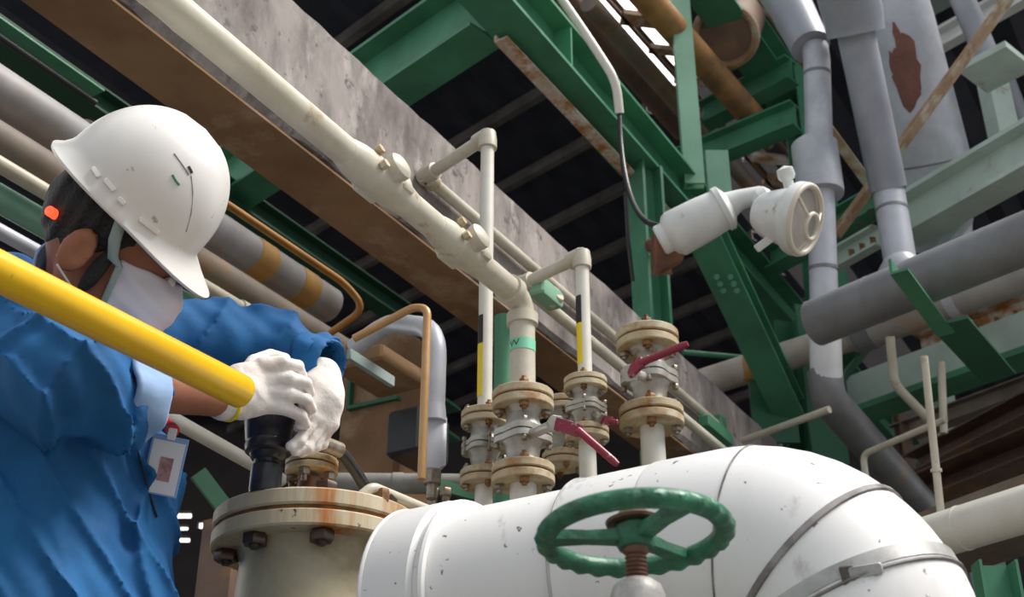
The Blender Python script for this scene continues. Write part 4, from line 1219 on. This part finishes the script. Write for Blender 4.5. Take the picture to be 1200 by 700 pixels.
hc_ = P(140, 245, 1.78)
h_f = (CR * .78 - CU * .62 + CF * .28).normalized()
h_u = (CR * .62 + CU * .78 + CF * .12); h_u = (h_u - h_f * h_u.dot(h_f)).normalized()
h_s = h_f.cross(h_u).normalized()                 # towards the worker's right
def H(x, y, z): return hc_ + h_f * x + h_s * y + h_u * z
SH = Vector((.30, 1, 0)).normalized()             # from near shoulder to far shoulder
nk0, nk1 = H(.004, 0, -.07), P(92, 388, 1.86)
sN, eN, kN, wR = P(2, 420, 1.70), P(72, 438, 1.62), P(152, 466, 1.70), P(262, 468, 1.86)
sF, eF, kF, wL = P(178, 400, 2.02), P(318, 408, 2.10), P(372, 424, 2.06), P(377, 446, 2.035)
tA, tB, tC, tD = P(40, 440, 1.88), P(45, 560, 1.84), P(44, 720, 1.78), P(40, 830, 1.72)

t_w = thing('person', 'worker in white hard hat and blue workshirt holding a black tool upright on the flange', 'person', Vector((tD.x, tD.y, 0)))

def head_f(p):
    q = local(p, hc_, h_f, h_s, h_u)
    qm = q.copy(); qm[..., 1] = np.abs(qm[..., 1])
    d_ = ell(q, (.012, 0, -.022), (.097, .077, .088))
    d_ = smin(d_, ell(q, (.055, 0, -.085), (.065, .058, .070)), .03)      # face
    d_ = smin(d_, ell(q, (.088, 0, -.140), (.026, .026, .020)), .03)      # chin
    d_ = smin(d_, ell(qm, (.03, .050, -.115), (.045, .016, .03)), .03)    # jaw
    d_ = smin(d_, ell(qm, (.085, .036, -.075), (.022, .02, .018)), .02)   # cheek
    d_ = smin(d_, ell(q, (.103, 0, -.022), (.014, .045, .010)), .018)     # brow
    nz = np.minimum(cap_l(q, (.114, 0, -.035), (.134, 0, -.070), .009, .013), ell(qm, (.124, .011, -.074), (.012, .009, .009)))
    d_ = smin(d_, nz, .012)
    d_ = np.maximum(d_, -ell(qm, (.122, .033, -.040), (.014, .017, .012)) * .8)     # eye sockets
    d_ = smin(d_, ell(q, (.120, 0, -.100), (.012, .022, .006)), .008)     # lips
    d_ = smin(d_, ell(q, (.119, 0, -.112), (.012, .020, .006)), .008)
    d_ = np.maximum(d_, -ell(q, (.132, 0, -.106), (.010, .022, .0025)))
    ear = ell(qm, (-.010, .084, -.075), (.022, .009, .034))
    ear = np.maximum(ear, -ell(qm, (-.004, .094, -.072), (.012, .008, .020)))
    d_ = smin(d_, ear, .008)
    return d_
def cap_l(q, a, b, ra, rb):
    a = np.array(a, dtype=np.float32); b = np.array(b, dtype=np.float32); ba = b - a
    t_ = np.clip(((q - a) @ ba) / float(ba @ ba), 0, 1)
    return np.linalg.norm(q - a - t_[..., None] * ba, axis=-1) - (ra + (rb - ra) * t_)
def torso_f(p, g=0.0):
    d_ = None
    for s_ in (-1, 1):
        o = SH * (.075 * s_)
        for (a, b, ra, rb) in ((tA, tB, .115, .135), (tB, tC, .135, .132), (tC, tD, .132, .145)):
            e_ = cap(p, a + o, b + o, ra + g, rb + g)
            d_ = e_ if d_ is None else smin(d_, e_, .06)
    return d_
def body_f(p):
    d_ = head_f(p)
    d_ = smin(d_, cap(p, nk0, nk1, .050, .056), .03)
    d_ = smin(d_, torso_f(p, -.03), .04)
    for (s_, e_, w_) in ((sN, eN, wR), (sF, eF, wL)):
        d_ = smin(d_, cap(p, s_, e_, .050, .034), .02)
        d_ = smin(d_, cap(p, e_, e_.lerp(w_, .35), .034, .037), .015)
        d_ = smin(d_, cap(p, e_.lerp(w_, .35), w_, .037, .026), .015)
    d_ = smin(d_, cap(p, wR, P(285, 462, 1.89), .025, .020), .01)
    d_ = smin(d_, cap(p, wL, P(377, 470, 2.01), .025, .018), .01)
    return d_
BLO, BHI = (-1.02, 1.36, .80), (-.20, 2.24, 1.78)
surf_obj(body_f, BLO, BHI, .005, 'body', M_skin, t_w)

# shirt with sleeves, folds crossing the cloth
def wob(p, fx, fy, fz, ph):
    return np.sin(p[..., 0] * fx + ph + 1.7 * np.sin(p[..., 2] * fy + ph * 2)) * np.sin(p[..., 1] * fz + p[..., 2] * fx * .6 + ph * 3)
def shirt_f(p):
    d_ = torso_f(p, .018)
    d_ = smin(d_, cap(p, P(45, 408, 1.85) - SH * .09, P(60, 405, 1.88) + SH * .09, .068, .068), .05)
    e_ = smin(cap(p, sN, eN, .083, .078), cap(p, eN, kN, .078, .058), .03)
    e_ = smin(e_, cap(p, P(60, 462, 1.63), P(140, 488, 1.69), .04, .035), .04)        # slack cloth under the arm
    d_ = smin(d_, e_, .012)
    e2 = smin(cap(p, sF, eF, .080, .056), cap(p, eF, kF, .056, .050), .03)
    d_ = smin(d_, e2, .05)
    fold = .006 * wob(p, 26, 9, 17, .7) + .004 * wob(p, 48, 21, 31, 2.1) + .003 * wob(p, 95, 40, 60, 4.0)
    # slanting drag folds from the shoulder to the waist, and rings along the sleeves
    s_ = p @ np.array([.55, .25, .80], dtype=np.float32)
    r1 = 1 - np.abs(np.sin(s_ * 30 + 2.2 * np.sin(p[..., 0] * 11 + 1) + 1.6 * np.sin(p[..., 2] * 8 + p[..., 1] * 6)))
    s3 = p @ np.array([.8, .2, -.45], dtype=np.float32)
    r2 = 1 - np.abs(np.sin(s3 * 24 + 2.6 * np.sin(p[..., 2] * 10 + 2) + 1.4 * np.sin(p[..., 0] * 13)))
    fold = fold + .013 * r1 ** 3 + .011 * r2 ** 3
    d_ = d_ - fold + .007
    # open cuffs, neck and hem
    for (k_, s2, r_) in ((kN, eN, .050), (kF, eF, .036)):
        ax_ = (k_ - s2).normalized()
        hole = cap(p, k_ - ax_ * .03, k_ + ax_ * .16, r_, r_)
        d_ = np.maximum(d_, -hole)
    d_ = np.maximum(d_, -cap(p, nk1 + (nk1 - nk0).normalized() * .0, nk0, .056, .058))
    d_ = np.maximum(d_, (tD.z - .06) - p[..., 2])
    return d_
o_sh, V, Q = surf_obj(shirt_f, BLO, BHI, .0052, 'workshirt', M_shirt, t_w, 'blue workshirt with rolled sleeves')
bv_shirt = BVHTree.FromPolygons([tuple(v) for v in V.tolist()], [tuple(q) for q in Q.tolist()])
def on(bv, px, py, lift=.0):
    r = ray(px, py).normalized(); h_ = bv.ray_cast(EYE, r)
    return (h_[0] - r * lift) if h_[0] else None
# rolled cuffs
def cuff(k_, e_, r0, r1, L, seed):
    ax_ = (k_ - e_).normalized(); sd_, up_, _ = basis(ax_)
    rr_ = random.Random(seed); vs, fs = [], []; sg = 40
    ph_ = [rr_.uniform(0, 6.28) for _ in range(4)]
    prof = [(r0 * .90, -.004), (r0 * 1.02, -.008), (r0 * 1.06, .0), (r1, L * .5), (r1 * 1.03, L * .93), (r1 * 1.0, L), (r1 * .90, L * .97), (r0 * .88, L * .4)]
    for (r, h) in prof:
        for q in range(sg):
            a = 2 * math.pi * q / sg
            w_ = 1 + .07 * math.sin(3 * a + ph_[0]) + .05 * math.sin(5 * a + ph_[1] + h * 40) + .025 * math.sin(9 * a + ph_[2])
            vs.append(k_ + ax_ * (h + .006 * math.sin(2 * a + ph_[3])) + (sd_ * math.cos(a) + up_ * math.sin(a)) * r * w_)
    n_ = len(prof)
    for i in range(n_ - 1):
        for q in range(sg):
            q2 = (q + 1) % sg
            fs.append((i * sg + q, i * sg + q2, (i + 1) * sg + q2, (i + 1) * sg + q))
    return MB().add(vs, fs)
build(cuff(kN - (kN - eN).normalized() * .030, eN, .060, .061, .052, 3), 'rolled_cuff', M_shirtin, o_sh, 'pale inside of the rolled cuff', ang=180)
build(cuff(kF - (kF - eF).normalized() * .012, eF, .047, .045, .026, 8), 'rolled_cuff', M_shirt, o_sh, ang=180)
# collar
na = (nk0 - nk1).normalized(); sd_, up_, _ = basis(na, h_f)
cl = MB(); vs, fs = [], []; sg = 36
c0_ = nk1 + na * .012
for (r, h) in ((.060, -.02), (.062, .012), (.068, .062), (.072, .062), (.077, .018), (.080, -.02)):
    for q in range(sg):
        a = 2 * math.pi * q / sg
        back = .5 - .5 * math.sin(a)
        vs.append(c0_ + na * (h * (.55 + 1.25 * back)) + (sd_ * math.cos(a) + up_ * math.sin(a)) * (r + .012 * (1 - back)))
for i in range(5):
    for q in range(sg):
        q2 = (q + 1) % sg
        fs.append((i * sg + q, i * sg + q2, (i + 1) * sg + q2, (i + 1) * sg + q))
build(cl.add(vs, fs), 'collar', M_shirtin, o_sh, 'pale blue collar', ang=180)
# dark zip line, lanyard and badge lying on the chest
pts = [on(bv_shirt, x, y, .002) for x, y in ((157, 512), (163, 535), (169, 556), (176, 580), (184, 606))]
pts = [p for p in pts if p]
if len(pts) > 1: build(MB().tube(fillet(pts, .02), .0015, 8), 'placket_edge', M_black, o_sh, 'dark placket edge')
bc = on(bv_shirt, 193, 546, .040) or P(193, 546, 1.74)
bx_ = (CR * .97 - CU * .22 + CF * .12).normalized(); bn = (-CF + CR * .22 + bx_ * 0)
bn = (bn - bx_ * bn.dot(bx_)).normalized(); by_ = bn.cross(bx_).normalized()
pxm = (bc - EYE).dot(CF) / F
bd = build(MB().box(bc, bx_, by_, bn, 21 * pxm, 35 * pxm, .0016, .0006), 'id_badge', M_cardblue, t_w, 'white identity badge with a small photo')
build(MB().box(bc + bn * .0017 - by_ * 2 * pxm, bx_, by_, bn, 18.5 * pxm, 31 * pxm, .0006), 'card', M_card, bd)
build(MB().box(bc + bn * .0026 - by_ * 4 * pxm + bx_ * 1.5 * pxm, bx_, by_, bn, 7.5 * pxm, 14 * pxm, .0005), 'photo', M_cardpic, bd)
clp = bc + by_ * 38 * pxm
build(MB().box(clp + bn * .001, bx_, by_, bn, 5 * pxm, 7 * pxm, .003, .001), 'clip', M_card, bd)
ly = [clp + by_ * 4 * pxm, on(bv_shirt, 187, 492, .006) or P(187, 492, 1.76), on(bv_shirt, 180, 470, .004) or P(180, 470, 1.8), P(150, 420, 1.90), P(95, 395, 1.86)]
build(MB().tube(ly, [.010, .011, .008, .006, .006], 10), 'lanyard', M_red, t_w, 'red lanyard')
# trousers and boots
kn = [Vector((tD.x - SH.x * .09 * s_ + .03, tD.y + SH.y * .10 * s_, .50)) for s_ in (-1, 1)]
def trous_f(p):
    d_ = None
    for s_, k_ in zip((-1, 1), kn):
        hip = tD + SH * (.085 * s_); an = Vector((k_.x - .05, k_.y, .07))
        e_ = smin(cap(p, hip, k_, .115, .078), cap(p, k_, an, .078, .062), .04)
        d_ = e_ if d_ is None else smin(d_, e_, .04)
    d_ = smin(d_, cap(p, tC - ZUP * .06 - SH * .07, tC - ZUP * .06 + SH * .07, .128, .128), .05)
    return d_ - .002 * np.sin(p[..., 2] * 60 + 2 * np.sin(p[..., 0] * 25))
surf_obj(trous_f, (-1.0, 1.30, -.02), (-.30, 2.15, 1.08), .010, 'trousers', M_trousers, t_w, 'dark trousers')
for k_ in kn:
    an = Vector((k_.x - .05, k_.y, .05))
    bo = MB().lathe(Vector((an.x, an.y, .0)), ZUP, [(.05, 0), (.055, .02), (.055, .10), (.06, .16)], 20)
    bo.box(Vector((an.x + .08, an.y, .035)), CR, Vector((0, 1, 0)), ZUP, .13, .05, .035, .02)
    build(bo, 'boot', M_black, t_w, 'black boot')

# hair, mask, straps, lamp
def hair_f(p):
    q = local(p, hc_, h_f, h_s, h_u)
    d_ = ell(q, (.007, 0, -.020), (.099, .081, .091))
    d_ = np.maximum(d_, q[..., 0] - .045 + np.clip(-q[..., 2] - .03, 0, 1) * 1.0)
    d_ = np.maximum(d_, -.118 - q[..., 2] + np.clip(q[..., 0] + .06, 0, 1) * .5)
    qm = q.copy(); qm[..., 1] = np.abs(qm[..., 1])
    d_ = np.maximum(d_, -ell(qm, (-.006, .09, -.078), (.026, .03, .038)))
    burn = ell(qm, (.026, .077, -.078), (.010, .008, .045))
    return np.minimum(d_, burn) - .0015 * np.sin(q[..., 0] * 300 + 30 * q[..., 2])
def box_of(pts, m):
    return [min(p[i] for p in pts) - m for i in range(3)], [max(p[i] for p in pts) + m for i in range(3)]
lo, hi = box_of([hc_], .15)
surf_obj(hair_f, lo, hi, .0032, 'hair', M_hair, t_w, 'short black hair')
def mask_f(p):
    q = local(p, hc_, h_f, h_s, h_u)
    d_ = head_f(p)
    puff = ell(q, (.100, 0, -.088), (.052, .066, .066))
    d_ = smin(d_ - .004, puff, .012)
    d_ = np.maximum(d_, q[..., 2] * .98 + .034 - .28 * (.135 - q[..., 0]) * -1 * .6)
    d_ = np.maximum(d_, (.052 - q[..., 0]) - .25 * (q[..., 2] + .09))
    d_ = np.maximum(d_, -.158 - q[..., 2])
    d_ = d_ - .0012 * np.sin((q[..., 2] + .25 * q[..., 0]) * 230)
    return d_
lo, hi = box_of([H(.08, 0, -.09)], .125)
surf_obj(mask_f, lo, hi, .003, 'face_mask', M_mask, t_w, 'white cloth face mask')
for y in (1, -1):
    build(MB().tube([H(.062, .068 * y, -.125), H(.03, .082 * y, -.125), H(-.018, .090 * y, -.105)], .0016, 6), 'mask_string', M_white_pipe, t_w, 'white mask string')
    build(MB().lathe(H(.110, .033 * y, -.042), h_f, [(0, .012), (.008, .010), (.0115, .003), (.011, 0), (0, -.008)], 16), 'eye', M_card, t_w)
    build(MB().tube([H(.113, .012 * y, -.022), H(.113, .034 * y, -.016), H(.098, .055 * y, -.022)], [.003, .005, .003], 8), 'eyebrow', M_hair, t_w)
    build(MB().tube([H(.012, .098 * y, -.012), H(.020, .096 * y, -.035), H(.032, .090 * y, -.055), H(.046, .084 * y, -.060), H(.056, .074 * y, -.10), H(.066, .062 * y, -.135)], [.008, .0085, .007, .005, .0045, .004], 10), 'chin_strap', M_dullbeam, t_w, 'grey green helmet strap')
build(MB().lathe(H(-.066, .056, -.056), (h_f * -.6 + h_s * .8), [(.007, -.01), (.007, .004), (.005, .006), (0, .007)], 16), 'rear_lamp', M_led, t_w, 'small glowing red lamp at the back of the head')

# helmet
HA, HB, HH = .113, .106, .132
he = P(159, 232, 1.78)
ht = R(7)
hu_ = (h_u - CF * .16).normalized(); hu_ = (hu_ - h_f * hu_.dot(h_f)).normalized()
hf = (h_f * math.cos(ht) - hu_ * math.sin(ht)); hu = (hu_ * math.cos(ht) + h_f * math.sin(ht)); hs = hf.cross(hu).normalized()
def HP(x, y, z): return he + hf * x + hs * y + hu * z
sg = 96
def rim(a):
    c, s_ = math.cos(a), math.sin(a)
    e = 2.25
    r = (abs(c / HA) ** e + abs(s_ / HB) ** e) ** (-1 / e)
    return c * r, s_ * r
prof = []
rows = 26
vs, fs = [], []
def lip(a):
    c = math.cos(a)
    return .009 + .044 * max(0, c) ** 2.0 + .006 * max(0, -c) ** 3
# outer lip edge, lip, then dome up to the crown
ring_rows = []
for k in range(rows + 4):
    row = []
    for q in range(sg):
        a = 2 * math.pi * q / sg
        x, y = rim(a); rr_ = math.hypot(x, y); ux, uy = x / rr_, y / rr_
        L = lip(a)
        if k == 0: px_, py_, pz = x + ux * L, y + uy * L, -.020 - .25 * L
        elif k == 1: px_, py_, pz = x + ux * (L + .0015), y + uy * (L + .0015), -.016 - .25 * L
        elif k == 2: px_, py_, pz = x + ux * L * .5, y + uy * L * .5, -.010 - .10 * L
        elif k == 3: px_, py_, pz = x + ux * .002, y + uy * .002, -.001
        else:
            t_ = (k - 3) / rows
            f_ = max(0.0, 1 - t_ ** 2.15) ** (1 / 2.1)
            pz = HH * t_
            px_, py_ = x * f_, y * f_
            # raised centre rib and a soft shoulder crease
            rib = math.exp(-(py_ / .028) ** 4) * min(1, t_ * 5)
            pz += .0045 * rib; 
            if py_ > .028 or py_ < -.028: pass
        row.append(HP(px_, py_, pz))
    ring_rows.append(row)
for row in ring_rows: vs += row
nr = len(ring_rows)
for i in range(nr - 1):
    for q in range(sg):
        q2 = (q + 1) % sg
        fs.append((i * sg + q, i * sg + q2, (i + 1) * sg + q2, (i + 1) * sg + q))
fs.append(tuple(range((nr - 1) * sg, nr * sg)))
o_he = build(MB().add(vs, fs), 'hard_hat', M_helmet, t_w, 'white hard hat with scuffs', ang=60)
sm = o_he.modifiers.new('thick', 'SOLIDIFY'); sm.thickness = .003; sm.offset = -1
bv_he = BVHTree.FromPolygons([tuple(v) for v in vs], fs)
# raised slots along the rim on the near side
for (x0, y0, x1, y1, w_) in ((108, 196, 116, 208, .009), (122, 210, 134, 224, .008), (138, 232, 146, 240, .008), (163, 256, 186, 274, .008)):
    a_, b_ = on(bv_he, x0, y0), on(bv_he, x1, y1)
    if a_ is None or b_ is None: continue
    c_ = (a_ + b_) / 2; dd = (b_ - a_)
    nn = (h_s + h_u * .15).normalized()
    build(MB().box(c_ + nn * .001, dd, nn.cross(dd), nn, dd.length / 2, .0035, .004, .0015), 'accessory_slot', M_helmet, o_he)
for (pl, r_, m_) in ((((204, 180), (215, 195), (221, 205)), .0011, M_greyband), (((221, 195), (225, 203)), .0022, M_darkbolt), (((224, 206), (226, 225), (224, 250), (218, 272)), .0009, M_greyband), (((202, 205), (206, 212), (210, 217)), .0018, M_green)):
    q_ = [on(bv_he, x, y, .0002) for x, y in pl]
    if all(q_): build(MB().tube(q_, r_, 6), 'scratch', m_, o_he, 'scuff mark')

# gloves
def fld_hand(palm, fingers, wrist, pr):
    o, x, y, z, c, h_ = palm
    def f(p):
        d_ = rbox(local(p, o, x, y, z), c, h_, .014)
        d_ = smin(d_, cap(p, wrist[0], wrist[1], wrist[2], wrist[3]), .018)
        fg = None
        for ch in fingers:
            fd = None
            for i in range(len(ch) - 1):
                ra = pr * (1 - .10 * i); rb = pr * (1 - .10 * (i + 1))
                e_ = cap(p, ch[i], ch[i + 1], ra, rb)
                fd = e_ if fd is None else smin(fd, e_, .003)
            fg = fd if fg is None else np.minimum(fg, fd)
        d_ = smin(d_, fg, .008)
        return d_ - .0007 * np.sin(p[..., 0] * 160 + 50 * p[..., 2]) * np.sin(p[..., 2] * 190)
    return f
# right hand, back of the hand towards the eye, fingers curled round the tool
rx = (P(335, 452, 1.925) - P(270, 464, 1.875)).normalized(); rz = (-CF - rx * (-CF).dot(rx)).normalized(); ry = rz.cross(rx)
ro = P(304, 454, 1.905)
kn_ = [(331, 426), (339, 443), (338, 461), (330, 477)]
fing = []
for (kx, ky), (mx, my), (tx, ty) in zip(kn_, ((349, 430), (358, 450), (359, 469), (352, 487)), ((354, 441), (362, 461), (364, 479), (357, 497))):
    fing.append([P(kx - 22, ky + (2 if ky < 450 else -3), 1.905), P(kx, ky, 1.912), P(mx, my, 1.930), P(tx, ty, 1.955), P(tx - 8, ty + 5, 1.985)])
fing.append([P(284, 440, 1.925), P(298, 424, 1.95), P(316, 417, 1.975), P(334, 420, 1.99)])
f = fld_hand((ro, rx, ry, rz, (0, 0, 0), (.044, .040, .017)), fing, (wR, P(285, 461, 1.89), .031, .034), .0122)
lo, hi = box_of([P(250, 470, 1.84), P(364, 497, 1.99), P(330, 415, 1.99)], .05)
surf_obj(f, lo, hi, .0024, 'glove', M_glove, t_w, 'white cotton glove on the right hand')
wd_ = (P(285, 461, 1.89) - wR).normalized()
build(MB().ring(wR + wd_ * .002, wd_, .0315, .0035, 32, 8), 'glove_edge', M_stick_y, bpy.data.objects['glove'], 'yellow elastic edge')
# left hand, gripping from the far right side
lx = (P(372, 500, 1.995) - P(378, 448, 2.03)).normalized(); lz = (CR * .75 - CF * .65); lz = (lz - lx * lz.dot(lx)).normalized(); ly_ = lz.cross(lx)
lo_ = P(376, 474, 2.01)
fing = []
for (kx, ky, kd), (mx, my, md), (tx, ty, td) in zip(((384, 500, 2.02), (379, 504, 2.005), (371, 505, 1.99), (362, 500, 1.975)), ((378, 520, 2.01), (369, 524, 1.99), (360, 524, 1.97), (351, 517, 1.955)), ((364, 528, 1.995), (354, 531, 1.975), (346, 529, 1.955), (341, 523, 1.945))):
    fing.append([P(377, 478, 2.01), P(kx, ky, kd), P(mx, my, md), P(tx, ty, td)])
fing.append([P(372, 462, 2.0), P(360, 478, 1.97), P(352, 497, 1.95)])
f = fld_hand((lo_, lx, ly_, lz, (0, 0, 0), (.040, .038, .016)), fing, (wL + (wL - P(377, 470, 2.01)) * .2, P(377, 465, 2.015), .031, .033), .0115)
lo, hi = box_of([P(377, 440, 2.05), P(345, 530, 1.95), P(390, 520, 2.02)], .055)
surf_obj(f, lo, hi, .0024, 'glove', M_glove, t_w, 'white cotton glove on the left hand')

# latch and dark stain on the strap of the clad elbow
lp = on(bv_gore, 992, 668, .002)
if lp:
    fc_ = (EYE - lp).normalized(); fc_ = (fc_ - U * 0).normalized()
    st_ = on(bv_gore, 1016, 664, .002) or lp + CR * .02
    dx_ = (st_ - lp).normalized(); nz_ = (fc_ - dx_ * fc_.dot(dx_)).normalized(); ny_ = nz_.cross(dx_)
    build(MB().box(lp + dx_ * .018 - ny_ * .004, dx_, ny_, nz_, .018, .006, .004, .002), 'strap_latch', M_band, t_clad, 'bent metal latch')
    build(MB().box(lp - ny_ * .006, dx_, ny_, nz_, .007, .010, .003, .001).box(lp + dx_ * .014 - ny_ * .014, dx_, ny_, nz_, .016, .004, .002, .0008), 'dark_gap', M_seam, t_clad, 'dark stained gap under the latch')
